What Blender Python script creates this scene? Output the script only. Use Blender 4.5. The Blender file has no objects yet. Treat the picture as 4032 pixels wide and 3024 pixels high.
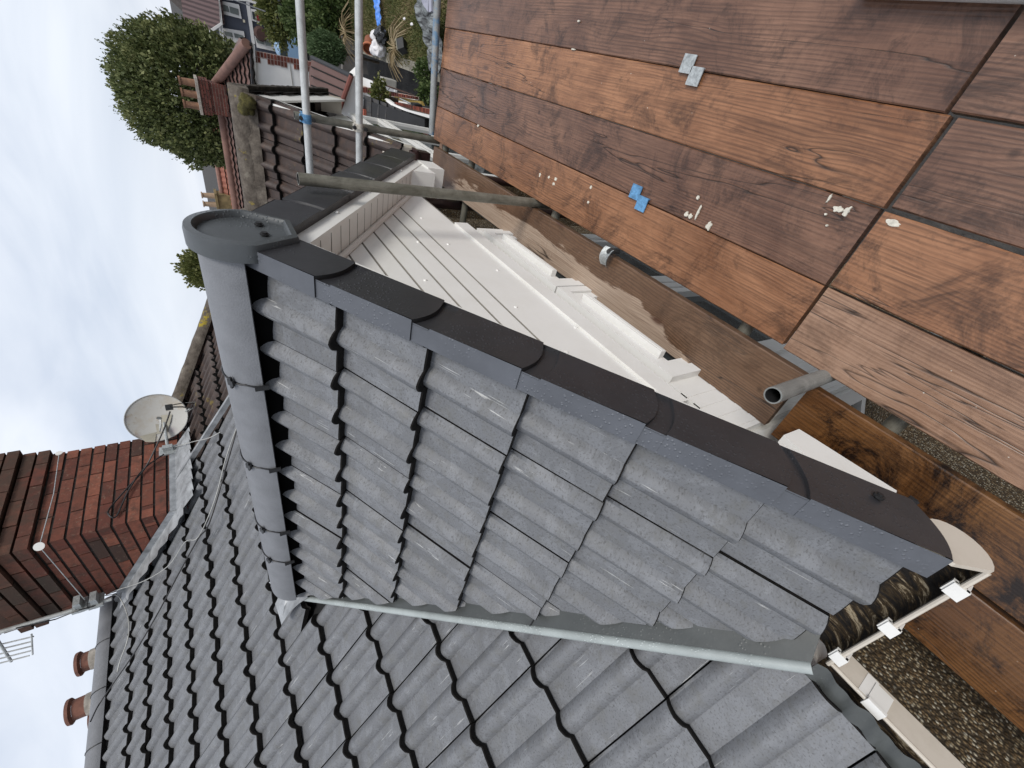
import bpy, bmesh, math, random
from mathutils import Vector, Matrix, noise as mnoise
R = math.radians
S = bpy.context.scene
COL = S.collection

# ------------------------------------------------------------------ camera
# the photographer stands on the scaffold boards (z = 0), eye 1.54 m up, phone turned on its side
# world: +x along the house front, +y into the house, +z up
RT = ((-0.51966723, 0.60171732, -0.60653296),
      (-0.23097945, -0.78242982, -0.57831832),
      (-0.82255362, -0.16043643, 0.54558747))
CAM = Vector((0, 0, 1.54))
cd = bpy.data.cameras.new("camera"); cam = bpy.data.objects.new("camera", cd); COL.objects.link(cam)
m3 = Matrix(RT)
cam.matrix_world = Matrix.Translation(CAM) @ m3.to_4x4()
cd.sensor_width = 36; cd.sensor_fit = 'HORIZONTAL'; cd.lens = 14.373
cd.clip_start = 0.05; cd.clip_end = 6000
S.camera = cam
S.render.resolution_x = 1024; S.render.resolution_y = 768

# ------------------------------------------------------------------ world: overcast sky
SUN_EL, SUN_AZ = 50, 200
w = bpy.data.worlds.new("World"); S.world = w; w.use_nodes = True
nt = w.node_tree; nt.nodes.clear()
def WN(t, **k):
    n = nt.nodes.new(t)
    for a, b in k.items(): setattr(n, a, b)
    return n
out = WN('ShaderNodeOutputWorld'); bg = WN('ShaderNodeBackground')
sky = WN('ShaderNodeTexSky', sky_type='NISHITA', sun_disc=False, sun_elevation=R(SUN_EL), sun_rotation=R(SUN_AZ))
sky.air_density = 1.2; sky.dust_density = 2.0; sky.altitude = 50
tc = WN('ShaderNodeTexCoord'); mp = WN('ShaderNodeMapping'); mp.inputs['Scale'].default_value = (1.0, 1.0, 3.0)
mp.inputs['Rotation'].default_value = (0.3, 0.2, 0.5)
n1 = WN('ShaderNodeTexNoise'); n1.inputs['Scale'].default_value = 2.1; n1.inputs['Detail'].default_value = 7; n1.inputs['Roughness'].default_value = .5
n1.inputs['Distortion'].default_value = .6
r1 = WN('ShaderNodeValToRGB'); r1.color_ramp.elements[0].position = .30; r1.color_ramp.elements[0].color = (5.2, 5.8, 6.9, 1)
r1.color_ramp.elements[1].position = .72; r1.color_ramp.elements[1].color = (8.6, 8.9, 9.4, 1)
mx = WN('ShaderNodeMix', data_type='RGBA'); mx.inputs[0].default_value = .91
nt.links.new(tc.outputs['Generated'], mp.inputs[0]); nt.links.new(mp.outputs[0], n1.inputs['Vector'])
nt.links.new(n1.outputs[0], r1.inputs[0]); nt.links.new(sky.outputs[0], mx.inputs[6]); nt.links.new(r1.outputs[0], mx.inputs[7])
nt.links.new(mx.outputs[2], bg.inputs[0]); bg.inputs[1].default_value = 0.082
nt.links.new(bg.outputs[0], out.inputs[0])
sl = bpy.data.lights.new("sun", 'SUN'); sl.energy = 1.5; sl.angle = R(18); sl.color = (1, .96, .9)
so = bpy.data.objects.new("sun", sl); COL.objects.link(so)
az = R(SUN_AZ)
sdir = Vector((math.sin(az) * math.cos(R(SUN_EL)), math.cos(az) * math.cos(R(SUN_EL)), math.sin(R(SUN_EL))))
so.rotation_euler = sdir.to_track_quat('Z', 'Y').to_euler()
S.view_settings.view_transform = 'Standard'; S.view_settings.look = 'None'
S.view_settings.exposure = 0.62; S.view_settings.gamma = 1
S.render.engine = 'CYCLES'

# ------------------------------------------------------------------ helpers
def at(px, py, X=None, Y=None, Z=None):
    """point where the line of sight through photo pixel (4032 wide) meets the plane x=X, y=Y or z=Z"""
    v = m3 @ Vector((px - 2016, -(py - 1512), -1609.81))
    if X is not None: t = X / v.x
    elif Y is not None: t = Y / v.y
    else: t = (Z - CAM.z) / v.z
    return CAM + v * t

class MB:
    def __init__(s): s.v = []; s.f = []; s.uv = []; s.m = []; s.t = []
    def face(s, pts, uv=None, mi=0, tint=.5):
        i = len(s.v); s.v += [tuple(p) for p in pts]; s.f.append(tuple(range(i, i + len(pts))))
        if uv is None:
            p0 = Vector(pts[0]); n = Vector((0, 0, 0))
            for k in range(len(pts)):
                a = Vector(pts[k]); b = Vector(pts[(k + 1) % len(pts)]); n += a.cross(b)
            ax = max(range(3), key=lambda q: abs(n[q]))
            uv = [((p[1], p[2]) if ax == 0 else (p[0], p[2]) if ax == 1 else (p[0], p[1])) for p in pts]
        s.uv.append(uv); s.m.append(mi); s.t.append(tint)
    def box(s, c, d, rot=None, mi=0, tint=.5, uvo=(0, 0), along=None):
        """box centre c size d ; along = index of the long axis that becomes u"""
        hx, hy, hz = d[0] / 2, d[1] / 2, d[2] / 2
        P = [Vector((x, y, z)) for x in (-hx, hx) for y in (-hy, hy) for z in (-hz, hz)]
        F = [((0, 1, 3, 2), 0), ((4, 6, 7, 5), 0), ((0, 4, 5, 1), 1), ((2, 3, 7, 6), 1), ((0, 2, 6, 4), 2), ((1, 5, 7, 3), 2)]
        for f, ax in F:
            pts = [P[k] for k in f]
            o = [q for q in (0, 1, 2) if q != ax]
            if along is not None and along in o: o = [along] + [q for q in o if q != along]
            uv = [(p[o[0]] + uvo[0], p[o[1]] + uvo[1]) for p in pts]
            if rot is not None: pts = [rot @ p for p in pts]
            s.face([p + Vector(c) for p in pts], uv, mi, tint)
    def tube(s, a, b, r, n=16, mi=0, tint=.5, r2=None, hollow=0, caps=True):
        a = Vector(a); b = Vector(b); d = (b - a); L = d.length; d.normalize()
        u = d.orthogonal().normalized(); v = d.cross(u); r2 = r if r2 is None else r2
        c = [(math.cos(2 * math.pi * k / n), math.sin(2 * math.pi * k / n)) for k in range(n)]
        for k in range(n):
            k2 = (k + 1) % n
            A = [a + (u * c[k][0] + v * c[k][1]) * r, a + (u * c[k2][0] + v * c[k2][1]) * r,
                 b + (u * c[k2][0] + v * c[k2][1]) * r2, b + (u * c[k][0] + v * c[k][1]) * r2]
            s.face(A, [(0, k / n), (0, (k + 1) / n), (L, (k + 1) / n), (L, k / n)], mi, tint)
            if hollow:
                h = hollow
                B = [a + (u * c[k][0] + v * c[k][1]) * h, b + (u * c[k][0] + v * c[k][1]) * h,
                     b + (u * c[k2][0] + v * c[k2][1]) * h, a + (u * c[k2][0] + v * c[k2][1]) * h]
                s.face(B, [(0, k / n), (L, k / n), (L, (k + 1) / n), (0, (k + 1) / n)], mi + 1, tint)
                s.face([A[0], B[0], B[3], A[1]], None, mi, tint); s.face([A[3], A[2], B[2], B[1]], None, mi, tint)
        if caps and not hollow:
            s.face([a + (u * x + v * y) * r for x, y in reversed(c)], None, mi, tint)
            s.face([b + (u * x + v * y) * r2 for x, y in c], None, mi, tint)
    def path(s, pts, r, n=8, mi=0, tint=.5):
        pts = [Vector(p) for p in pts]
        rings = []
        for i, p in enumerate(pts):
            d = (pts[min(i + 1, len(pts) - 1)] - pts[max(i - 1, 0)]).normalized()
            u = d.cross(Vector((.13, .21, .97))).normalized(); v = d.cross(u)
            rings.append([p + (u * math.cos(2 * math.pi * k / n) + v * math.sin(2 * math.pi * k / n)) * r for k in range(n)])
        for i in range(len(rings) - 1):
            for k in range(n):
                k2 = (k + 1) % n
                s.face([rings[i][k], rings[i][k2], rings[i + 1][k2], rings[i + 1][k]], [(i, k), (i, k + 1), (i + 1, k + 1), (i + 1, k)], mi, tint)
    def grid(s, fn, us, vs, mi=0, tint=.5, uvf=None, flip=False):
        for i in range(len(us) - 1):
            for j in range(len(vs) - 1):
                q = [(us[i], vs[j]), (us[i + 1], vs[j]), (us[i + 1], vs[j + 1]), (us[i], vs[j + 1])]
                if flip: q.reverse()
                s.face([fn(*k) for k in q], [(uvf(*k) if uvf else k) for k in q], mi, tint)
    def prism(s, poly, vec, mi=0, tint=.5, side=None):
        n = len(poly); vec = Vector(vec); side = mi if side is None else side
        A = [Vector(p) for p in poly]; B = [p + vec for p in A]
        s.face(list(reversed(A)), None, mi, tint); s.face(B, None, mi, tint)
        for k in range(n):
            s.face([A[k], A[(k + 1) % n], B[(k + 1) % n], B[k]], None, side, tint)
    def build(s, name, mats, parent=None, weld=True, smooth=None, label=None):
        me = bpy.data.meshes.new(name); me.from_pydata(s.v, [], s.f)
        uvl = me.uv_layers.new(name="UVMap")
        flat = [c for f in s.uv for p in f for c in p]
        uvl.data.foreach_set('uv', flat)
        if not isinstance(mats, (list, tuple)): mats = [mats]
        for m in mats: me.materials.append(m)
        me.polygons.foreach_set('material_index', s.m)
        at_ = me.attributes.new('tint', 'FLOAT', 'FACE'); at_.data.foreach_set('value', s.t)
        if weld:
            bm = bmesh.new(); bm.from_mesh(me); bmesh.ops.remove_doubles(bm, verts=bm.verts, dist=2e-4)
            bm.to_mesh(me); bm.free()
        me.update()
        o = bpy.data.objects.new(name, me); COL.objects.link(o)
        if smooth is not None:
            me.polygons.foreach_set('use_smooth', [True] * len(me.polygons)); me.set_sharp_from_angle(angle=R(smooth))
        if parent is not None: o.parent = parent
        if label: o['label'] = label
        return o

def tag(o, label, cat, group=None, kind=None):
    if label: o['label'] = label
    if cat: o['category'] = cat
    if group: o['group'] = group
    if kind: o['kind'] = kind
    return o
def empty(name, label, cat, group=None):
    o = bpy.data.objects.new(name, None); o.empty_display_size = .1; COL.objects.link(o)
    return tag(o, label, cat, group)
def struct(name, mb, mat, **k):
    o = mb.build(name, mat, **k); o['kind'] = 'structure'; return o

# ------------------------------------------------------------------ materials
class M:
    """small node graph builder"""
    def __init__(s, name, rough=.6, metal=0, spec=.5):
        s.mat = bpy.data.materials.new(name); s.mat.use_nodes = True; s.nt = s.mat.node_tree
        s.b = s.nt.nodes['Principled BSDF']; s.b.inputs['Roughness'].default_value = rough
        s.b.inputs['Metallic'].default_value = metal; s.b.inputs['Specular IOR Level'].default_value = spec
        s.uvn = None
    def n(s, t, **k):
        x = s.nt.nodes.new(t)
        for a, b in k.items(): setattr(x, a, b)
        return x
    def l(s, a, b): s.nt.links.new(a, b)
    def coord(s, kind='UV', scale=(1, 1, 1), off=None, rnd=False):
        t = s.n('ShaderNodeTexCoord'); m = s.n('ShaderNodeMapping'); m.inputs['Scale'].default_value = scale
        if off: m.inputs['Location'].default_value = off
        if rnd:
            oi = s.n('ShaderNodeObjectInfo'); mu = s.n('ShaderNodeMath', operation='MULTIPLY'); mu.inputs[1].default_value = 37.7
            ad = s.n('ShaderNodeVectorMath', operation='ADD'); s.l(oi.outputs['Random'], mu.inputs[0])
            s.l(t.outputs[kind], ad.inputs[0]); s.l(mu.outputs[0], ad.inputs[1]); s.l(ad.outputs[0], m.inputs[0])
        else: s.l(t.outputs[kind], m.inputs[0])
        return m.outputs[0]
    def noise(s, vec, sc, det=4, ro=.55, dist=0, out=0):
        x = s.n('ShaderNodeTexNoise'); x.inputs['Scale'].default_value = sc; x.inputs['Detail'].default_value = det
        x.inputs['Roughness'].default_value = ro; x.inputs['Distortion'].default_value = dist; s.l(vec, x.inputs['Vector']); return x.outputs[out]
    def vor(s, vec, sc, feat='F1', out='Distance', rnd=1):
        x = s.n('ShaderNodeTexVoronoi', feature=feat); x.inputs['Scale'].default_value = sc; x.inputs['Randomness'].default_value = rnd
        s.l(vec, x.inputs['Vector']); return x.outputs[out]
    def ramp(s, fac, stops, mode='LINEAR'):
        x = s.n('ShaderNodeValToRGB'); x.color_ramp.interpolation = mode; e = x.color_ramp.elements
        while len(e) > 1: e.remove(e[-1])
        for k, (p, c) in enumerate(stops):
            c = (c, c, c) if isinstance(c, (int, float)) else c
            if k == 0: e[0].position = p; e[0].color = (*c, 1)
            else: q = e.new(p); q.color = (*c, 1)
        s.l(fac, x.inputs[0]); return x.outputs[0]
    def mix(s, a, b, fac, mode='MIX'):
        x = s.n('ShaderNodeMix', data_type='RGBA', blend_type=mode)
        for i, v in ((0, fac), (6, a), (7, b)):
            if isinstance(v, (int, float)): x.inputs[i].default_value = v if i == 0 else (v, v, v, 1)
            elif isinstance(v, tuple): x.inputs[i].default_value = (*v, 1)
            else: s.l(v, x.inputs[i])
        return x.outputs[2]
    def math(s, op, a, b=0):
        x = s.n('ShaderNodeMath', operation=op)
        for i, v in ((0, a), (1, b)):
            if isinstance(v, (int, float)): x.inputs[i].default_value = v
            else: s.l(v, x.inputs[i])
        return x.outputs[0]
    def attr(s, name='tint'):
        x = s.n('ShaderNodeAttribute', attribute_name=name); return x.outputs['Fac']
    def bump(s, h, strength=.3, dist=.01):
        x = s.n('ShaderNodeBump'); x.inputs['Strength'].default_value = strength; x.inputs['Distance'].default_value = dist
        s.l(h, x.inputs['Height']); s.l(x.outputs[0], s.b.inputs['Normal'])
    def out(s, col=None, rough=None):
        if col is not None:
            if isinstance(col, tuple): s.b.inputs['Base Color'].default_value = (*col, 1)
            else: s.l(col, s.b.inputs['Base Color'])
        if rough is not None: s.l(rough, s.b.inputs['Roughness'])
        return s.mat

def plain(name, col, rough=.5, metal=0, var=.15, sc=6, bump=0.15, kind='Object', spec=.5):
    m = M(name, rough, metal, spec); v = m.coord(kind)
    n = m.noise(v, sc, 6, .6)
    lo = tuple(c * (1 - var) for c in col); hi = tuple(min(1, c * (1 + var)) for c in col)
    c = m.ramp(n, [(.3, lo), (.7, hi)])
    if bump: m.bump(m.noise(v, sc * 12, 4), bump, .004)
    return m.out(c)

def tile_mat(name, base, light, dark, brown=None, moss=0, streak=.5, patch=.5, speck=.5):
    m = M(name, .62, 0, .45); v = m.coord('UV'); t = m.attr()
    ts = m.n('ShaderNodeVectorMath', operation='SCALE')
    cx = m.n('ShaderNodeCombineXYZ'); m.l(t, cx.inputs[0]); m.l(t, cx.inputs[1]); m.l(t, cx.inputs[2])
    m.l(cx.outputs[0], ts.inputs[0]); ts.inputs['Scale'].default_value = 53
    ad = m.n('ShaderNodeVectorMath', operation='ADD'); m.l(v, ad.inputs[0]); m.l(ts.outputs[0], ad.inputs[1]); vv = ad.outputs[0]
    big = m.noise(vv, 5, 9, .68, .4)
    c = m.mix(base, tuple(b * 1.12 for b in base), m.ramp(t, [(0, 0), (1, 1)]))
    c = m.mix(c, light, m.math('MULTIPLY', m.ramp(m.noise(vv, 9, 8, .72, .6), [(.50, 0), (.535, 1)]), patch))       # bloom patches with sharp edges
    c = m.mix(c, dark, m.math('MULTIPLY', m.ramp(m.noise(vv, 150, 4, .65), [(.53, 0), (.68, 1)]), speck))
    c = m.mix(c, dark, m.math('MULTIPLY', m.ramp(big, [(.48, 0), (.72, 1)]), .22))
    st = m.n('ShaderNodeMapping'); st.inputs['Scale'].default_value = (85, 3.2, 1); m.l(vv, st.inputs[0])
    sn = m.ramp(m.noise(st.outputs[0], 1.5, 4, .6, .5), [(.655, 0), (.69, 1)])
    gate = m.ramp(m.noise(vv, 3.2, 3, .6), [(.49, 0), (.57, 1)])
    c = m.mix(c, (.50, .50, .485), m.math('MULTIPLY', m.math('MULTIPLY', sn, gate), streak * .8))                    # lime streaks running down the tile
    if brown: c = m.mix(c, brown, m.math('MULTIPLY', m.ramp(m.noise(vv, 14, 8, .75), [(.5, 0), (.66, 1)]), .5))
    if moss: c = m.mix(c, (.20, .15, .03), m.math('MULTIPLY', m.ramp(m.noise(m.coord('Object'), 2.6, 8, .7), [(.60, 0), (.66, 1)]), moss))
    m.bump(m.math('ADD', m.noise(vv, 130, 3), m.noise(vv, 45, 4)), .35, .003)
    return m.out(c, m.ramp(big, [(.3, .5), (.7, .72)]))

def wood_mat(name, dark, mid, light, knots=1., stain=.6, grain=1., bleach=None):
    m = M(name, .6, 0, .45); u = m.coord('UV', rnd=True)
    sx = m.n('ShaderNodeSeparateXYZ'); m.l(u, sx.inputs[0])
    kv = m.n('ShaderNodeMapping'); kv.inputs['Scale'].default_value = (2.0, 6.0, 1); m.l(u, kv.inputs[0])
    kd = m.vor(kv.outputs[0], 1.0); kn = m.ramp(kd, [(.055, 1), (.11, 0)]); push = m.ramp(kd, [(.04, 1), (.38, 0)])
    lw = m.n('ShaderNodeMapping'); lw.inputs['Scale'].default_value = (1.3, 7, 1); m.l(u, lw.inputs[0])
    warp = m.math('ADD', m.math('MULTIPLY', m.noise(lw.outputs[0], .8, 3, .5), .085), m.math('MULTIPLY', push, .022 * knots))
    yy = m.math('ADD', sx.outputs[1], warp)
    band = m.math('SINE', m.math('MULTIPLY', yy, 560))
    band = m.math('MULTIPLY', m.math('ADD', band, 1), .5)
    st = m.n('ShaderNodeMapping'); st.inputs['Scale'].default_value = (3.0, 120, 1); m.l(u, st.inputs[0])
    fine = m.noise(st.outputs[0], 1.0, 7, .7)
    sw = m.n('ShaderNodeMapping'); sw.inputs['Scale'].default_value = (240, 9, 1); sw.inputs['Rotation'].default_value = (0, 0, .12); m.l(u, sw.inputs[0])
    saw = m.math('MULTIPLY', m.noise(sw.outputs[0], .5, 3, .6), m.ramp(m.noise(u, 2.2, 4), [(.45, 0), (.62, 1)]))
    big = m.noise(u, 2.4, 8, .70, .6); med = m.noise(lw.outputs[0], 2.2, 8, .72, .4)
    c = m.mix(mid, light, m.ramp(big, [(.38, 0), (.66, 1)]))
    c = m.mix(c, tuple(x * .62 for x in mid), m.math('MULTIPLY', m.ramp(med, [(.45, 0), (.70, 1)]), .7))
    gate = m.ramp(m.noise(lw.outputs[0], .9, 4), [(.40, .08), (.60, 1)])
    c = m.mix(c, dark, m.math('MULTIPLY', m.math('MULTIPLY', m.ramp(band, [(.45, 0), (.95, 1)]), gate), .45 * grain))
    c = m.mix(c, dark, m.math('MULTIPLY', m.ramp(fine, [(.48, 0), (.68, 1)]), .6))
    c = m.mix(c, light, m.math('MULTIPLY', m.ramp(saw, [(.34, 0), (.62, 1)]), .22))
    c = m.mix(c, tuple(d * .5 for d in dark), m.math('MULTIPLY', m.ramp(m.noise(u, 5.5, 9, .78, .6), [(.50, 0), (.62, 1)]), stain * 1.1))
    if bleach:
        ob = m.n('ShaderNodeSeparateXYZ'); m.l(m.coord('Object'), ob.inputs[0]); bl_ = m.math('SUBTRACT', m.math('MULTIPLY', m.math('SUBTRACT', ob.outputs[1], .650), 2.6), m.math('ADD', m.math('MULTIPLY', m.math('MAXIMUM', m.math('SUBTRACT', 1.05, ob.outputs[0]), 0), .9), m.math('MULTIPLY', m.math('MAXIMUM', m.math('SUBTRACT', ob.outputs[0], 2.95), 0), 1.6)))
        c = m.mix(c, bleach, m.math('MULTIPLY', m.ramp(m.math('ADD', m.noise(lw.outputs[0], .9, 9, .7, .5), bl_), [(.50, 0), (.54, 1)]), .8)); c = m.mix(c, mid, m.math('MULTIPLY', m.ramp(fine, [(.46, 0), (.66, 1)]), .55)); c = m.mix(c, dark, m.math('MULTIPLY', m.ramp(band, [(.6, 0), (1, 1)]), .22))
    kcol = m.mix((.030, .018, .014), (.075, .035, .022), m.ramp(kd, [(0, 0), (.05, 1)])); c = m.mix(c, kcol, m.math('MULTIPLY', kn, .85 * knots))
    dn = m.ramp(m.vor(u, 5.2), [(.03, 1), (.075, 0)]); c = m.mix(c, tuple(d * .6 for d in dark), m.math('MULTIPLY', dn, .6))
    sp = m.ramp(m.vor(u, 22), [(.025, 1), (.05, 0)]); sg = m.ramp(m.noise(u, 1.6, 2), [(.52, 0), (.60, 1)])
    c = m.mix(c, (.62, .58, .5), m.math('MULTIPLY', m.math('MULTIPLY', sp, sg), .85))                            # flecks of paint and plaster
    cr = m.n('ShaderNodeMapping'); cr.inputs['Scale'].default_value = (.7, 9, 1); m.l(u, cr.inputs[0])
    crack = m.math('MULTIPLY', m.ramp(m.math('ABSOLUTE', m.math('SUBTRACT', m.noise(cr.outputs[0], .8, 4, .5, .3), .53)), [(.0, 1), (.006, 0)]), m.ramp(m.noise(u, .9, 2), [(.50, 0), (.56, 1)]))
    c = m.mix(c, (.012, .008, .006), m.math('MULTIPLY', crack, .9))
    m.bump(m.math('SUBTRACT', m.math('ADD', m.math('MULTIPLY', band, .3), m.math('ADD', fine, m.math('MULTIPLY', saw, .4))), m.math('MULTIPLY', crack, 2)), .4, .002)
    return m.out(c, m.ramp(big, [(.3, .24), (.7, .52)]))

def tube_mat(name, c1, c2, paint=None, amount=.5):
    m = M(name, .5, .35, .5); v = m.coord('Object', rnd=True)
    st = m.n('ShaderNodeMapping'); st.inputs['Scale'].default_value = (3, 3, 3); m.l(v, st.inputs[0])
    c = m.ramp(m.noise(v, 9, 8, .7, .5), [(.33, c1), (.66, c2)])
    uv = m.coord('UV', (1.2, 16, 1)); c = m.mix(c, tuple(x * .45 for x in c1), m.ramp(m.noise(uv, 7, 6, .7), [(.52, 0), (.70, 1)]))
    if paint: c = m.mix(c, paint, m.math('MULTIPLY', m.ramp(m.noise(v, 5, 6, .7), [(.5, 0), (.56, 1)]), amount))
    m.bump(m.noise(uv, 12, 5), .2, .003)
    return m.out(c)

def brick_mat(name, c1, c2, soot, cell=None):
    m = M(name, .8, 0, .3); v = m.coord('Object'); t = m.attr()
    c = m.ramp(t, [(0, tuple(a * .8 for a in c1)), (.3, c1), (.6, tuple(a * 1.12 for a in c2)), (.88, tuple(a * .75 for a in c1)), (1, soot)])
    c = m.mix(c, soot, m.math('MULTIPLY', m.ramp(m.noise(v, 9, 8, .74), [(.44, 0), (.68, 1)]), .75))
    c = m.mix(c, (.30, .22, .16), m.math('MULTIPLY', m.ramp(m.noise(v, 30, 5, .7), [(.58, 0), (.68, 1)]), .35))
    m.bump(m.noise(v, 60, 5, .65), .5, .004)
    return m, c

GREY = tile_mat('grey concrete tile', (.135, .139, .148), (.195, .202, .216), (.062, .061, .059), brown=(.118, .116, .106), streak=1, patch=.5, speck=.8)
EDGE = plain('damp cut tile edge and lap shade', (.011, .010, .009), .9, var=.6, sc=30, bump=.6, spec=.2)  # cut edges, and the painted shadow line at each course lap
BROWN = tile_mat('old brown tile', (.042, .029, .025), (.062, .042, .035), (.014, .010, .009), brown=(.105, .060, .040), moss=.7, streak=.25)
BROWN2 = tile_mat('distant brown tile', (.105, .052, .040), (.135, .07, .055), (.05, .025, .02), moss=.25, streak=0)
RED = tile_mat('old red tile', (.24, .085, .055), (.30, .12, .08), (.10, .035, .025), moss=.5, streak=0)
SLATE = tile_mat('dark extension tile', (.035, .035, .037), (.055, .052, .05), (.015, .015, .015), brown=(.09, .07, .05), streak=.1)

def plastic(name, col, drops=.6):
    m = M(name, .38, 0, .45); v = m.coord('Object'); c = m.ramp(m.noise(v, 7, 7, .65), [(.3, tuple(a * .85 for a in col)), (.7, tuple(a * 1.2 for a in col))])
    d = m.ramp(m.vor(v, 85), [(.10, 1), (.34, 0)])
    g = m.ramp(m.noise(v, 4, 3), [(.48, 0), (.58, 1)])
    dd = m.math('MULTIPLY', m.math('MULTIPLY', d, g), drops)
    m.bump(m.math('ADD', dd, m.math('MULTIPLY', m.noise(v, 60, 3), .12)), .6, .004)
    c = m.mix(c, tuple(min(1, a * 3 + .03) for a in col), m.math('MULTIPLY', dd, .35))
    return m.out(c, m.ramp(m.noise(v, 5, 5), [(.3, .30), (.7, .52)]))
VERGE = plastic('dark grey verge plastic', (.028, .028, .031), .5)
RIDGE = plain('grey ridge tile', (.165, .170, .182), .6, var=.10, sc=14, bump=.4)
CAPM = plastic('wet grey end cap', (.060, .066, .070), .6)
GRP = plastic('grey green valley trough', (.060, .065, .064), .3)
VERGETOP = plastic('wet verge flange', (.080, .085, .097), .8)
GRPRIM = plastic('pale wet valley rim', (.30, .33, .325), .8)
VOID = plain('black membrane and gap shade', (.004, .004, .004), 1, var=.2, spec=0)
BLACK = plain('black rubber', (.012, .012, .013), .6, var=.3)
CLIP = plain('black strap', (.016, .016, .017), .45, var=.3)
def upvc(name, col=(.74, .73, .70), dirt=.25):
    m = M(name, .32, 0, .5); v = m.coord('Object')
    c = m.mix(col, tuple(a * .72 for a in (col[0], col[1] * .97, col[2] * .9)), m.math('MULTIPLY', m.ramp(m.noise(v, 5, 8, .7), [(.45, 0), (.75, 1)]), dirt))
    c = m.mix(c, (.25, .22, .17), m.math('MULTIPLY', m.ramp(m.vor(v, 22), [(.01, 1), (.03, 0)]), .35))
    return m.out(c)
WHITE = upvc('white plastic board'); DIRTY = upvc('weathered white gutter plastic', (.55, .50, .43), .7)
GROOVE = plain('shadowed board joint', (.20, .185, .16), .7)
RENDERW = plain('white render', (.66, .65, .63), .85, var=.05, sc=3, bump=.3)
BROWNP = plain('brown plastic', (.035, .016, .014), .35, var=.25)
LEAD = plain('lead flashing', (.30, .31, .32), .55, .3, var=.4, sc=9, bump=.3)
GALV = tube_mat('galvanised tube', (.17, .18, .175), (.33, .34, .325))
GALVD = tube_mat('weathered tube', (.115, .11, .085), (.25, .24, .20))
GALVL = tube_mat('pale galvanised tube', (.38, .39, .38), (.62, .63, .62))
GALVB = tube_mat('blue marked tube', (.20, .21, .21), (.36, .37, .36), (.10, .22, .36), .8)
BLUEP = plain('chipped blue paint', (.10, .25, .44), .45, var=.4, sc=60)
GALVC = plain('galvanised clip', (.38, .40, .40), .5, .4, var=.35, sc=80)
CREAMC = plain('painted coupler', (.50, .47, .41), .6, .1, var=.45, sc=60)
W_RED = wood_mat('reddish worn board', (.055, .024, .013), (.205, .090, .043), (.370, .180, .092))
W_DARK = wood_mat('dark worn board', (.036, .019, .014), (.125, .062, .040), (.235, .125, .080))
W_OR = wood_mat('orange worn board', (.085, .030, .014), (.20, .078, .036), (.265, .118, .058), stain=.4)
W_PALE = wood_mat('pale pine board', (.105, .052, .032), (.265, .150, .092), (.345, .215, .145), stain=.35, grain=1.0, knots=.5)
W_GREY = wood_mat('greying board', (.05, .028, .017), (.135, .075, .044), (.19, .115, .07), stain=.4, grain=1.1, bleach=(.44, .34, .26))
W_WET = wood_mat('wet brown board', (.018, .007, .003), (.105, .042, .012), (.20, .092, .030), stain=.9)
def glassm():
    m = M('dark window glass', .04, 0, .8); v = m.coord('Object')
    return m.out(m.ramp(m.noise(v, 2.2, 5, .6, 1.0), [(.35, (.012, .015, .016)), (.6, (.05, .06, .06)), (.8, (.12, .14, .14))]))
GLASS = glassm()
def pebble():
    m = M('pebbledash', .8, 0, .4); v = m.coord('Object')
    x = m.n('ShaderNodeTexVoronoi'); x.inputs['Scale'].default_value = 95; m.l(v, x.inputs['Vector'])
    sep = m.n('ShaderNodeSeparateColor'); m.l(x.outputs['Color'], sep.inputs[0])
    c = m.ramp(sep.outputs[0], [(0, (.05, .030, .012)), (.35, (.13, .080, .035)), (.6, (.24, .165, .085)), (.78, (.38, .31, .20)), (.93, (.60, .55, .44)), (1, (.05, .035, .02))])
    c = m.mix(c, (.05, .035, .02), m.ramp(x.outputs['Distance'], [(.32, 0), (.62, 1)]))
    m.bump(m.math('SUBTRACT', 1, x.outputs['Distance']), 1, .008)
    return m.out(c)
PEB = pebble()
def lichen_mortar():
    m = M('lichened mortar', .9, 0, .3); v = m.coord('Object')
    c = m.ramp(m.noise(v, 11, 8, .7), [(.3, (.045, .035, .028)), (.6, (.13, .11, .09)), (.75, (.22, .20, .16))])
    c = m.mix(c, (.28, .21, .02), m.ramp(m.noise(v, 3.2, 6, .7), [(.60, 0), (.66, 1)]))
    m.bump(m.noise(v, 40, 6), .8, .01); return m.out(c)
LICH = lichen_mortar()

# ------------------------------------------------------------------ tiled roof slopes
def roll_profile(q):
    """height of a double roman tile across its width: round roll beside the joint, another mid tile, dished pans"""
    def roll(x, c, hw):
        d = abs(x - c) / hw
        return 0 if d >= 1 else math.sqrt(max(0, 1 - d * d)) * (1 - .25 * d)
    return .037 * (roll(q, .125, .125) + roll(q, .625, .125)) + (.005 * abs(math.sin(2 * math.pi * (q - .25))) if roll(q, .125, .125) == 0 and roll(q, .625, .125) == 0 else 0)

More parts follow.
